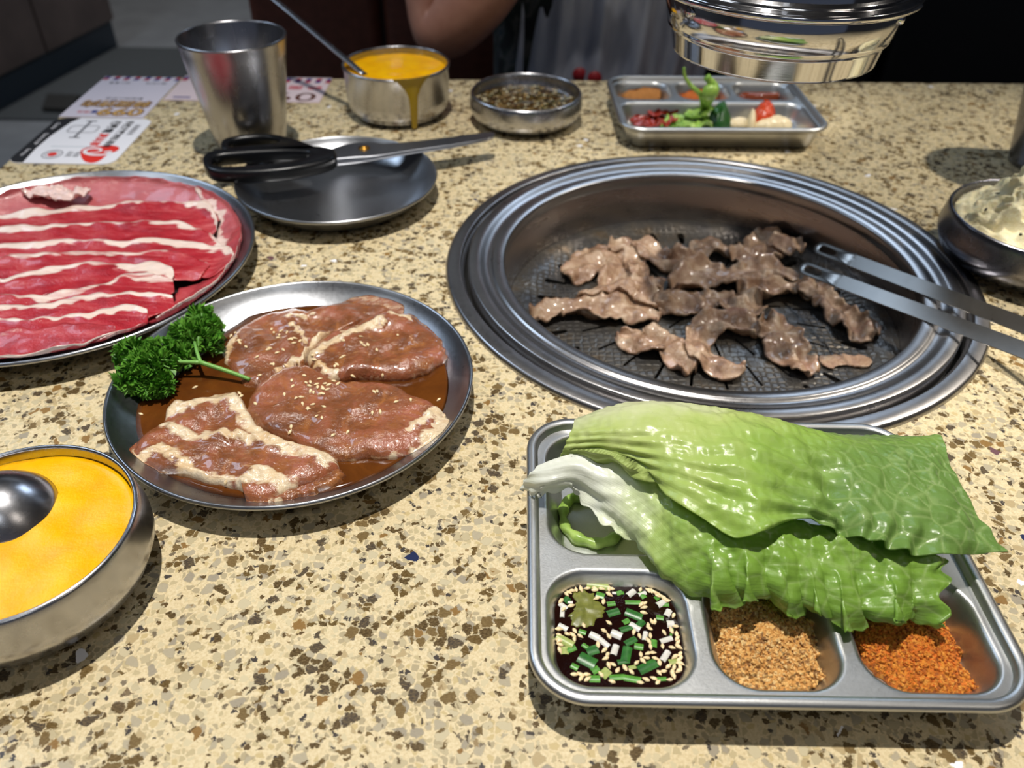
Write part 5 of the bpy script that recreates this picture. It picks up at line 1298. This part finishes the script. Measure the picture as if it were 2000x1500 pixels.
LA = [[(1145, 818, .040), (1240, 795, .050), (1380, 803, .050), (1520, 830, .045), (1640, 848, .040), (1735, 850, .036), (1830, 858, .033)],
      [(1126, 818, .050), (1230, 787, .063), (1380, 794, .065), (1525, 824, .060), (1650, 856, .053), (1745, 862, .049), (1838, 852, .046)],
      [(1113, 848, .052), (1215, 832, .065), (1395, 846, .068), (1550, 880, .063), (1680, 902, .057), (1780, 905, .053), (1862, 920, .047)],
      [(1103, 872, .048), (1205, 866, .060), (1405, 905, .066), (1560, 940, .060), (1690, 955, .056), (1805, 960, .052), (1900, 985, .046)],
      [(1096, 888, .042), (1200, 890, .054), (1415, 965, .061), (1562, 985, .058), (1690, 1005, .055), (1820, 1020, .050), (1938, 1045, .043)],
      [(1094, 896, .038), (1215, 905, .049), (1425, 1040, .055), (1560, 1015, .055), (1680, 1046, .052), (1790, 1082, .047), (1962, 1080, .040)]]
fA, fB, fC_ = Fld(61, 120), Fld(62, 420), Fld(63, 1100)
def shapeA(G, N, u, v):
    x, y = G[..., 0], G[..., 1]
    d = 0.0016 * fA(x, y) * v + 0.0006 * fB(x, y) * (0.2 + v) * (0.3 + sstep(0.2, 0.6, u)) + 0.0002 * fC_(x, y) + 0.0006 * np.sin(v * 52 + 3 * u + 1.6 * fA(x, y)) * (0.55 + 0.45 * fB(x * 0.4, y * 0.4)) * (1 - sstep(0.35, 0.7, u))
    d += -0.0050 * np.exp(-((u - 0.58 - 0.10 * (v - 0.5)) / 0.035) ** 2) * sstep(0.25, 0.6, v)      # deep fold between the ribs and the flap
    d += 0.0014 * np.sin(40 * v - 12 * u) * sstep(0.32, 0.45, u) * (1 - sstep(0.55, 0.68, u)) * sstep(0.15, 0.4, v)   # ridges
    d += 0.0022 * np.sin(u * 70 + 3 * np.sin(9 * u)) * v ** 6
    G = G + N * d[..., None]
    return G
def toneA(u, v):
    t = 0.10 + 0.62 * sstep(0.15, 0.85, u) + 0.16 * v * (1 - sstep(0.6, 0.8, u)) - 0.20 * np.exp(-((v - 0.2) / 0.10) ** 2) * (1 - 0.5 * u)
    return np.clip(t, 0, 1)
GREENS = [(0.0, (230, 234, 190)), (0.18, (204, 220, 132)), (0.40, (168, 202, 92)), (0.65, (128, 164, 82)), (1.0, (102, 140, 70))]
M['lettuce'] = lettuce_mat('green_lettuce', GREENS)
LA = [[(x, y, z - 0.0030) for x, y, z in r] for r in LA]
leaf('lettuce_leaf', LA, 260, 110, shapeA, toneA, lambda u, v: 0.0006 + 0.0030 * np.exp(-((v - 0.2) / 0.09) ** 2) * (1 - 0.75 * u), M['lettuce'], 'large green lettuce leaf lying folded over the sauce tray')
LB = [[(1052, 908, .040), (1095, 893, .044), (1150, 884, .047), (1210, 893, .048), (1280, 930, .048), (1345, 985, .048), (1420, 1000, .049), (1510, 1005, .049), (1610, 1025, .047), (1720, 1050, .044), (1825, 1075, .041)],
      [(1040, 920, .040), (1080, 912, .043), (1135, 905, .046), (1200, 925, .046), (1268, 960, .046), (1330, 1020, .046), (1412, 1050, .047), (1510, 1055, .048), (1620, 1070, .045), (1730, 1090, .043), (1838, 1092, .041)],
      [(1028, 935, .036), (1065, 938, .040), (1128, 930, .042), (1190, 960, .041), (1255, 1005, .040), (1320, 1070, .040), (1405, 1100, .043), (1515, 1110, .044), (1635, 1125, .041), (1742, 1135, .039), (1845, 1125, .038)],
      [(1020, 947, .032), (1056, 957, .035), (1122, 950, .037), (1184, 995, .036), (1246, 1045, .035), (1314, 1115, .034), (1412, 1142, .038), (1518, 1155, .039), (1645, 1185, .036), (1748, 1190, .035), (1842, 1175, .035)],
      [(1015, 954, .030), (1052, 968, .032), (1118, 962, .033), (1180, 1018, .032), (1240, 1068, .031), (1312, 1146, .029), (1420, 1166, .033), (1520, 1180, .034), (1652, 1216, .031), (1752, 1216, .031), (1835, 1208, .031)]]
gA, gB, gC = Fld(71, 150), Fld(72, 520), Fld(73, 1300)
def shapeB(G, N, u, v):
    x, y = G[..., 0], G[..., 1]
    fr = sstep(0.47, 0.58, u)
    ph = u * 92 + 2.6 * np.sin(u * 17) + 0.9 * np.sin(u * 41)
    T_ = np.gradient(G, axis=0); T_ /= np.linalg.norm(T_, axis=2)[..., None] + 1e-9
    B_ = np.gradient(G, axis=1); B_ /= np.linalg.norm(B_, axis=2)[..., None] + 1e-9
    am = fr * (0.0046 + 0.0016 * np.sin(u * 23)) * v ** 2.4
    d = (0.0010 * gA(x, y) + 0.0008 * gB(x, y) * (0.3 + 0.7 * fr) + 0.0003 * gC(x, y)) * (0.2 + 0.8 * sstep(0.25, 0.5, u)) + 0.0006 * np.sin(v * 24 + 1.8 * gA(x, y)) * (0.6 + 0.4 * gB(x * 0.4, y * 0.4)) * (1 - fr)
    d += am * np.sin(ph) + fr * 0.0012 * np.sin(2.7 * ph + 1) * v ** 4
    d += (1 - fr) * (0.0012 * np.sin(u * 110) * v ** 5 + 0.0018 * np.sin(v * 11 - 14 * u) * sstep(0.1, 0.25, u) * v)
    t_ = 0.8 * am * np.sin(2 * ph + 0.6)
    o_ = fr * (0.0030 * np.sin(ph * 0.5 + 0.7) * v ** 3 + 0.0016 * np.cos(2 * ph) * v ** 6 + 0.0005 * np.sin(9.7 * ph) * v ** 10) + (1 - fr) * 0.0006 * np.sin(u * 190) * v ** 8
    G = G + N * d[..., None] + T_ * t_[..., None] + B_ * o_[..., None]
    G[..., 0] += 0.0022 * np.sin(v * 24 + 1) * sstep(0.93, 1.0, u)
    return G
def toneB(u, v):
    t = 0.0 + 0.55 * sstep(0.18, 0.62, u) + 0.10 * v * sstep(0.4, 0.6, u) + 0.08 * sstep(0.6, 0.9, u)
    return np.clip(t, 0, 1)
M['lettuce_pale'] = lettuce_mat('pale_lettuce', [(0.0, (246, 248, 236)), (0.14, (240, 244, 216)), (0.36, (196, 218, 128)), (0.55, (146, 186, 76)), (1.0, (112, 156, 60))])
LB = [[(x, y, z - dz) for x, y, z in r] for r, dz in zip(LB, (0.0030, 0.0032, 0.0038, 0.0050, 0.0060))]
leaf('lettuce_leaf', LB, 420, 90, shapeB, toneB, lambda u, v: 0.0006 + 0.0016 * (1 - sstep(0.0, 0.3, u)), M['lettuce_pale'], 'frilly lettuce leaf with a white base under the large green leaf', LEAFBV[0])

# ------------------------------------------------------------------ mashed potato
def potato_mat():
    t = NT('mashed_potato'); v = t.coord(); f, _ = t.noise(v, 160, 5, 0.65); g, _ = t.noise(v, 700, 4, 0.7)
    t.set(Base_Color=t.ramp(f, [(0.3, srgb(240, 224, 170)), (0.7, srgb(252, 244, 208))]), Roughness=0.45, Subsurface_Weight=0.2, Subsurface_Radius=(0.004, 0.003, 0.0015), Subsurface_Scale=0.6)
    t.bump(t.math('ADD', f, t.math('MULTIPLY', g, 0.5)), 0.6, 0.003); return t.m
M['potato'] = potato_mat()
V = []; Fc = []; N_, K_ = 150, 60
h1, h2, h3 = Fld(81, 170), Fld(82, 420), Fld(83, 1100)
for k in range(K_ + 1):
    s = k / K_
    for i in range(N_):
        t = 2 * math.pi * i / N_; r = R_POT * 0.955 * s
        V.append((r * math.cos(t), r * math.sin(t), 0))
V = np.array(V); s = np.hypot(V[:, 0], V[:, 1]) / (R_POT * 0.955)
bell = lambda x0, y0, w_, h_: h_ * np.exp(-(((V[:, 0] - x0) ** 2 + (V[:, 1] - y0) ** 2) / w_ ** 2))
z = 0.034 + 0.012 * (1 - s ** 2) + bell(-0.004, 0.022, 0.017, 0.024) + bell(-0.022, -0.004, 0.014, 0.010) + bell(0.012, -0.020, 0.018, 0.010) + bell(0.026, 0.012, 0.02, 0.016) - bell(0.004, -0.002, 0.009, 0.010)
ed = 1 - s ** 8
z = z + ed * (0.0030 * np.abs(h1(V[:, 0], V[:, 1])) + 0.0024 * h2(V[:, 0], V[:, 1]) + 0.0009 * h3(V[:, 0], V[:, 1]))
z = np.where(s > 0.97, 0.028, z); V[:, 2] = z
V[:, 0] += 0.002 * ed * h2(V[:, 1], V[:, 2]); V[:, 1] += 0.002 * ed * h2(V[:, 2], V[:, 0])
for k in range(K_):
    for i in range(N_): j = (i + 1) % N_; Fc.append((k * N_ + i, (k + 1) * N_ + i, (k + 1) * N_ + j, k * N_ + j))
b = len(V); V = np.concatenate([V, np.array([(R_POT * 0.5 * math.cos(2 * math.pi * i / N_), R_POT * 0.5 * math.sin(2 * math.pi * i / N_), 0.0039) for i in range(N_)])])
for i in range(N_): j = (i + 1) % N_; Fc.append((K_ * N_ + i, b + i, b + j, K_ * N_ + j))
Fc.append(tuple(range(b, b + N_))[::-1]); V[:, 0] += C_POT[0]; V[:, 1] += C_POT[1]
tag(mk('mashed_potato', V, Fc, M['potato']), 'heap of lumpy pale mashed potato in the dark bowl', 'potato')
BV.clear(); addbv(V, Fc)
BSEED = seed_mesh('black_sesame_seed', M['black_sesame'])
for px, py in ((1949, 378), (1926, 409), (1994, 458)):
    h = hit(px, py)
    if h: put_seed(h[0], h[1] if h[1].z > 0 else -h[1], 'black sesame seed on the mashed potato', 'black seeds on the potato', BSEED, 1.0, 'black_sesame_seed')

# ------------------------------------------------------------------ far dish sauce
def bits_mat():
    t = NT('herb_soy_sauce'); v = t.coord(); c = t.voro(v, 420); s_ = t.n('ShaderNodeSeparateColor'); t.l(c.outputs['Color'], s_.inputs[0])
    t.set(Base_Color=t.ramp(s_.outputs[0], [(0, srgb(48, 34, 20)), (0.35, srgb(92, 70, 34)), (0.5, srgb(58, 62, 24)), (0.68, srgb(150, 126, 82)), (0.8, srgb(60, 38, 20)), (0.93, srgb(200, 190, 160))], 'CONSTANT'), Roughness=0.12)
    t.bump(s_.outputs[1], 0.4, 0.001); return t.m
tag(liquid('dipping_sauce', C_D, R_D * 0.955, 0.0185, bits_mat(), 0.0004, 0.0004, 15, 0.010), 'herb-flecked brown sauce in the shallow steel dish', 'sauce')

# ------------------------------------------------------------------ far tray food
FT_ROT = math.pi + 0.03
def in_tray(V, pad=0.0065):
    V = np.array([tuple(q) for q in V]); c, s_ = math.cos(FT_ROT), math.sin(FT_ROT)
    dx, dy = V[:, 0] - C_FT[0], V[:, 1] - C_FT[1]; lx, ly = c * dx + s_ * dy, -s_ * dx + c * dy
    lowm = V[:, 2] < 0.0205
    w = min(WELLS2, key=lambda q: float(sd_rr(np.array(lx[lowm].mean()), np.array(ly[lowm].mean()), q)))
    lx = np.where(lowm, np.clip(lx, w[0] + pad, w[1] - pad), lx); ly = np.where(lowm, np.clip(ly, w[2] + pad, w[3] - pad), ly)
    z = np.full(len(V), 0.0195)
    for q in WELLS2: z = np.minimum(z, 0.0195 - 0.0153 * (1 - sstep(-0.0078, 0.0012, sd_rr(lx, ly, q))))
    return np.c_[C_FT[0] + c * lx - s_ * ly, C_FT[1] + s_ * lx + c * ly, np.maximum(V[:, 2], z + 0.0001)]
def patch(name, ol, z0, T, mat, label, cat, seed, amp=0.0008, p=2.4, grp=None):
    V, Fc, S = slab([(q.x, q.y) for q in PX(ol, z0 + T * 0.5)], z0, T, 70, 14, p, Fld(seed, 700), amp, edge=(seed, 0.0006))
    return tag(mk(name, in_tray(V), Fc, mat), label, cat, grp)
M['pow_brown'] = plain('brown_powder', (176, 116, 54), 0.8, 0, 900, 0.35, 0.6)
M['pow_orange'] = plain('orange_powder', (190, 98, 30), 0.8, 0, 900, 0.35, 0.6)
M['red_sauce'] = plain('red_brown_sauce', (122, 52, 22), 0.15)
M['kimchi'] = plain('red_kimchi', (140, 34, 12), 0.25, 0, 200, 0.35, 0.4)
M['cuke'] = leaf_mat('green_salad', (110, 158, 50), (168, 198, 96), 200)
M['dgreen'] = leaf_mat('dark_green_leaf', (20, 66, 22), (42, 92, 34), 200)
M['tuber'] = plain('pale_garlic', (226, 208, 168), 0.3, 0, 90, 0.08)
M['chili_red'] = plain('red_chilli_paste', (196, 66, 28), 0.25, 0, 300, 0.3, 0.5)
patch('seasoning_powder', [(1216, 180), (1240, 170), (1290, 168), (1314, 172), (1318, 182), (1295, 188), (1240, 189)], 0.0050, 0.0105, M['pow_brown'], 'brown seasoning powder in the kimchi tray', 'powder', 91)
patch('seasoning_powder', [(1326, 178), (1350, 169), (1400, 169), (1424, 175), (1428, 185), (1395, 190), (1345, 188)], 0.0050, 0.0100, M['pow_orange'], 'orange seasoning powder in the kimchi tray', 'powder', 92)
patch('red_sauce', [(1442, 182), (1470, 173), (1510, 173), (1535, 180), (1540, 188), (1500, 192), (1455, 191)], 0.0050, 0.0070, M['red_sauce'], 'smooth red-brown sauce in the kimchi tray', 'sauce', 93, 0.0001, 12)
for k, ln in enumerate(([(1240, 236), (1270, 226), (1300, 212), (1322, 203)], [(1236, 230), (1262, 216), (1290, 206)], [(1256, 240), (1290, 236), (1320, 226)], [(1268, 222), (1296, 216), (1318, 210)])):
    V, Fc, U, W = ribbon([(q.x, q.y) for q in PX(ln, 0.012)], 0.012, 0.0068 + 0.0018 * k, 400 + k, 40, 10, 0.0016, 500, 0, 0.002)
    tag(mk('kimchi_strip', in_tray(V), Fc, M['kimchi']), 'red kimchi strip in the kimchi tray', 'kimchi', 'kimchi strips in the kimchi tray')
for k, ln in enumerate(([(1290, 236), (1330, 230), (1370, 222), (1395, 210)], [(1300, 228), (1340, 218), (1380, 206)], [(1325, 240), (1370, 236), (1405, 228)], [(1340, 224), (1370, 210), (1376, 196)], [(1350, 232), (1385, 222), (1408, 204)])):
    V, Fc, U, W = ribbon([(q.x, q.y) for q in PX(ln, 0.014)], 0.011, 0.0070 + 0.0025 * k, 420 + k, 40, 10, 0.0020, 500, 0, 0.002)
    tag(mk('green_salad_strip', in_tray(V), Fc, M['cuke']), 'light green salad strip in the kimchi tray', 'vegetable', 'green salad strips in the kimchi tray')
sp = empty('scallion_curl', P(1375, 205, 0.02), 'tall curled green stalk rising from the kimchi tray salad', 'vegetable')
c_ = crom([P(1374, 212, 0.014), AY(1368, 185, 0.775), AY(1350, 168, 0.775), AY(1338, 150, 0.775), AY(1336, 132, 0.775)], 24); tv, tf = tube(c_, [0.0028 - 0.0016 * k / 23 for k in range(24)], 10); mk('stalk', in_tray(tv), tf, M['cuke'], sp)
c_ = crom([P(1380, 210, 0.014), AY(1385, 185, 0.772), AY(1392, 168, 0.772), AY(1380, 150, 0.772)], 24); tv, tf = tube(c_, [0.0035 + 0.0042 * math.sin(math.pi * min(1, k / 20)) ** 2 for k in range(24)], 12); mk('stalk', in_tray(tv), tf, M['cuke'], sp)
V, Fc, S = slab([(q.x, q.y) for q in PX([(1385, 222), (1395, 205), (1412, 197), (1426, 206), (1428, 222), (1412, 232)], 0.018)], 0.0047, 0.0180, 60, 14, 2.2, Fld(95, 500), 0.0016, edge=(95, 0.001))
tag(mk('dark_leaf', in_tray(V), Fc, M['dgreen']), 'dark green leaf bunch in the kimchi tray', 'vegetable')
patch('garlic_slice', [(1412, 238), (1435, 230), (1462, 232), (1470, 239), (1440, 243)], 0.0047, 0.0055, M['tuber'], 'thin pale garlic slice beside the dark leaf', 'garlic', 96, 0.0003)
patch('garlic_slice', [(1460, 232), (1468, 214), (1474, 222), (1476, 238), (1466, 242)], 0.0047, 0.0135, M['tuber'], 'upright pale garlic slice against the red chilli paste', 'garlic', 97, 0.0003)
patch('garlic_slice', [(1472, 240), (1500, 229), (1530, 228), (1548, 238), (1535, 245), (1490, 245)], 0.0047, 0.0095, M['tuber'], 'large flat pale garlic slice under the red chilli paste', 'garlic', 98, 0.0003)
patch('chilli_paste', [(1472, 226), (1476, 208), (1495, 203), (1512, 212), (1513, 228), (1495, 232)], 0.0047, 0.0180, M['chili_red'], 'red chilli paste blob in the kimchi tray', 'chilli', 99, 0.0012)

# ------------------------------------------------------------------ the person across the table
def skin_body(name, verts, edges, radii, mat, parent, sub=2, root=0):
    me = bpy.data.meshes.new(name); me.from_pydata([tuple(v) for v in verts], edges, []); me.update()
    o = bpy.data.objects.new(name, me); COL.objects.link(o)
    m1 = o.modifiers.new('s', 'SKIN'); m1.use_smooth_shade = True
    lay = me.skin_vertices[0].data if me.skin_vertices else None
    if lay is None:
        bm = bmesh.new(); bm.from_mesh(me); bm.verts.layers.skin.verify(); bm.to_mesh(me); bm.free(); lay = me.skin_vertices[0].data
    for i, r in enumerate(radii):
        lay[i].radius = r if hasattr(r, '__len__') else (r, r); lay[i].use_root = (i == root)
    m2 = o.modifiers.new('d', 'SUBSURF'); m2.levels = sub; m2.render_levels = sub
    dg = bpy.context.evaluated_depsgraph_get(); dg.update()
    nm = bpy.data.meshes.new_from_object(o.evaluated_get(dg)); bpy.data.objects.remove(o)
    nm.name = name; nm.materials.clear(); nm.materials.append(mat); nm.polygons.foreach_set('use_smooth', [True] * len(nm.polygons))
    ob = link(name, nm, parent)
    if parent: ob.location = tuple(-Vector(parent.location))
    return ob
def skin_mat():
    t = NT('skin'); v = t.coord(); f, _ = t.noise(v, 60, 3)
    t.set(Base_Color=t.ramp(f, [(0.3, srgb(176, 124, 104)), (0.7, srgb(190, 138, 116))]), Roughness=0.5, Subsurface_Weight=0.1, Subsurface_Radius=(0.01, 0.004, 0.002), Subsurface_Scale=0.5); return t.m
M['skin'] = skin_mat()
def shirt_mat():
    t = NT('dark_floral_shirt'); v = t.coord(); f, _ = t.noise(v, 16, 3, 0.5, 1.5); g, _ = t.noise(v, 30, 2, 0.5, 1.0)
    c = t.ramp(f, [(0.42, srgb(12, 14, 16)), (0.52, srgb(24, 38, 34)), (0.58, srgb(76, 74, 72)), (0.66, srgb(40, 52, 60)), (0.74, srgb(14, 16, 18))])
    t.set(Base_Color=c, Roughness=0.8); return t.m
M['shirt'] = shirt_mat()
M['trouser'] = plain('dark_trousers', (24, 26, 32), 0.85)
M['hair'] = plain('black_hair', (16, 14, 13), 0.45)
pe = empty('person', (0.10, 1.18, FZ + 0.45), 'person in a dark floral shirt and grey apron, forearm raised across the table', 'person')
pel = Vector((0.10, 1.20, -0.22)); bel = Vector((0.10, 1.18, -0.06)); che = Vector((0.10, 1.18, 0.20)); nek = Vector((0.10, 1.17, 0.36)); hed0 = Vector((0.10, 1.15, 0.44)); hed1 = Vector((0.10, 1.145, 0.54)); hed2 = Vector((0.10, 1.155, 0.62))
shR = Vector((-0.09, 1.18, 0.29)); elR = Vector((-0.100, 1.035, 0.000)); foR = Vector((-0.035, 1.022, 0.075)); wrR = Vector((0.035, 1.012, 0.178)); paR = Vector((0.065, 1.005, 0.235))
shL = Vector((0.29, 1.18, 0.29)); elL = Vector((0.34, 1.12, 0.0)); wrL = Vector((0.25, 1.02, -0.14)); paL = Vector((0.20, 1.00, -0.16))
vv = [pel, bel, che, nek, hed0, hed1, hed2, shR, elR, foR, wrR, paR, shL, elL, wrL, paL]
ee = [(0, 1), (1, 2), (2, 3), (3, 4), (4, 5), (5, 6), (2, 7), (7, 8), (8, 9), (9, 10), (10, 11), (2, 12), (12, 13), (13, 14), (14, 15)]
rr = [(0.13, 0.10), (0.125, 0.095), (0.13, 0.095), 0.052, 0.060, 0.076, 0.058, 0.058, 0.042, 0.043, 0.028, (0.036, 0.016), 0.058, 0.044, 0.028, (0.036, 0.016)]
def fingers(palm, dirv, side, seed):
    st = len(vv); d_ = dirv.normalized(); s_ = side.normalized(); cu = d_.cross(s_).normalized()
    for k, (off, L) in enumerate(((-0.026, 0.050), (-0.009, 0.064), (0.009, 0.068), (0.026, 0.060))):
        b = len(vv); base = palm + s_ * off + d_ * 0.018
        vv.extend([base, base + d_ * L * 0.5 + cu * 0.006, base + d_ * L * 0.8 + cu * 0.022, base + d_ * L * 0.9 + cu * 0.038]); rr.extend([0.010, 0.0092, 0.0085, 0.0075])
        ee.extend([(seed, b), (b, b + 1), (b + 1, b + 2), (b + 2, b + 3)])
    b = len(vv); base = palm - s_ * 0.0 + s_ * 0.034 - d_ * 0.012
    vv.extend([base, base + s_ * 0.016 + d_ * 0.022 + cu * 0.010, base + s_ * 0.014 + d_ * 0.044 + cu * 0.022]); rr.extend([0.012, 0.0105, 0.0085]); ee.extend([(seed, b), (b, b + 1), (b + 1, b + 2)])
fingers(paR, paR - wrR, Vector((0.2, -1, 0.1)), 11); fingers(paL, paL - wrL, Vector((0.2, 0.6, 0.3)), 15)
# face: nose, ears, brow and chin grown from the head
for a_, rads in (((hed1 + Vector((0, -0.060, -0.012)), hed1 + Vector((0, -0.088, -0.020))), (0.018, 0.011)), ((hed1 + Vector((0.070, 0.01, -0.005)), hed1 + Vector((0.084, 0.018, 0.004))), (0.014, 0.012)), ((hed1 + Vector((-0.070, 0.01, -0.005)), hed1 + Vector((-0.084, 0.018, 0.004))), (0.014, 0.012)), ((hed0 + Vector((0, -0.045, 0.0)), hed0 + Vector((0, -0.062, 0.002))), (0.030, 0.022))):
    b = len(vv); vv.extend(a_); rr.extend(rads); ee.extend([(5 if 'x' else 4, b), (b, b + 1)])
skin_body('body', vv, ee, rr, M['skin'], pe, 2, 0)
eyem = plain('eye_dark', (20, 16, 14), 0.2); lipm = plain('lips', (150, 84, 78), 0.45)
for s in (-1, 1):
    mk('eye', *lathe([(0, -0.010), (0.007, -0.007), (0.010, 0), (0.007, 0.007), (0, 0.010)], 16, (hed1.x + s * 0.030, hed1.y - 0.066, hed1.z + 0.008)), eyem, pe)
mk('mouth', *tube([hed0 + Vector((-0.022, -0.072, 0.038)), hed0 + Vector((0, -0.080, 0.036)), hed0 + Vector((0.022, -0.072, 0.038))], [0.003, 0.006, 0.003], 8), lipm, pe)
V, Fc = lathe([(0, 0.100), (0.045, 0.092), (0.078, 0.060), (0.090, 0.015), (0.090, -0.04), (0.080, -0.075), (0.070, -0.08), (0.074, 0.0), (0.06, 0.05), (0, 0.075)], 48, (hed1.x, hed1.y + 0.022, hed1.z + 0.020))
V = [(x, y if y > hed1.y - 0.03 else hed1.y - 0.03 - (hed1.y - 0.03 - y) * 0.45, z_ if y > hed1.y - 0.02 else max(z_, hed1.z + 0.035)) for x, y, z_ in V]
mk('hair', V, Fc, M['hair'], pe)
skin_body('shirt', [pel + Vector((0, 0, 0.02)), bel, che, nek + Vector((0, 0, -0.07)), shR, shR + (elR - shR) * 0.45, shR + (elR - shR) * 0.80, shL, shL + (elL - shL) * 0.8], [(0, 1), (1, 2), (2, 3), (2, 4), (4, 5), (5, 6), (2, 7), (7, 8)], [(0.150, 0.118), (0.145, 0.112), (0.150, 0.112), 0.075, 0.074, 0.066, 0.064, 0.074, 0.064], M['shirt'], pe, 2, 0)
knR, knL = Vector((-0.02, 0.86, -0.25)), Vector((0.24, 0.86, -0.25))
skin_body('trousers', [pel, pel + Vector((-0.09, -0.03, -0.02)), knR, Vector((-0.02, 0.90, -0.66)), pel + Vector((0.09, -0.03, -0.02)), knL, Vector((0.24, 0.90, -0.66))], [(0, 1), (1, 2), (2, 3), (0, 4), (4, 5), (5, 6)], [(0.14, 0.11), 0.085, 0.062, 0.045, 0.085, 0.062, 0.045], M['trouser'], pe, 2, 0)
for x in (-0.02, 0.24):
    mk('shoe', *soft_box(x - 0.045, x + 0.045, 0.80, 1.0, FZ, FZ + 0.08, 0.03), M['hair'], pe)
# plastic apron: curved sheet with folds in front of the shirt
def apron_mat():
    t = NT('grey_plastic_apron'); v = t.coord(scale=(1, 1, 0.25)); f, _ = t.noise(v, 40, 3)
    t.set(Base_Color=t.ramp(f, [(0.3, srgb(160, 168, 190)), (0.7, srgb(206, 210, 222))]), Roughness=0.32, Specular_IOR_Level=0.6); return t.m
nu, nv = 90, 60; u = np.linspace(-1, 1, nu)[:, None]; v = np.linspace(0, 1, nv)[None, :]
ax_ = 0.122 + 0.125 * u + 0.010 * np.sin(5 * v); az_ = 0.26 - 0.50 * v + 0 * u
ay_ = 1.066 + 0.055 * u ** 2 - 0.012 * np.sin(np.pi * v) + 0.006 * np.sin(15 * u + 2.5 * v) * (0.4 + 0.6 * v) + 0.003 * np.sin(31 * u - 3 * v)
G = np.stack([ax_ + 0 * v, ay_, az_], 2); V, Fc = sheet(G, 0.0008)
apn = mk('apron', V, Fc, apron_mat(), pe); apn['label'] = 'grey plastic apron with red print'
for px in (1132, 1160):
    q = AY(px, 147, 1.06)
    i_ = int(np.argmin((G[..., 0] - q.x) ** 2 + (G[..., 2] - q.z) ** 2)); yy = G.reshape(-1, 3)[i_, 1]
    V, Fc = lathe([(0, -0.0012), (0.009, -0.0010), (0.009, 0.0), (0, 0.0)], 20); V = [(q.x + a, yy - 0.0012 + c, q.z + b_) for a, b_, c in V]
    rp_ = mk('red_print', V, Fc, INK['crimson'], pe); rp_.parent = apn
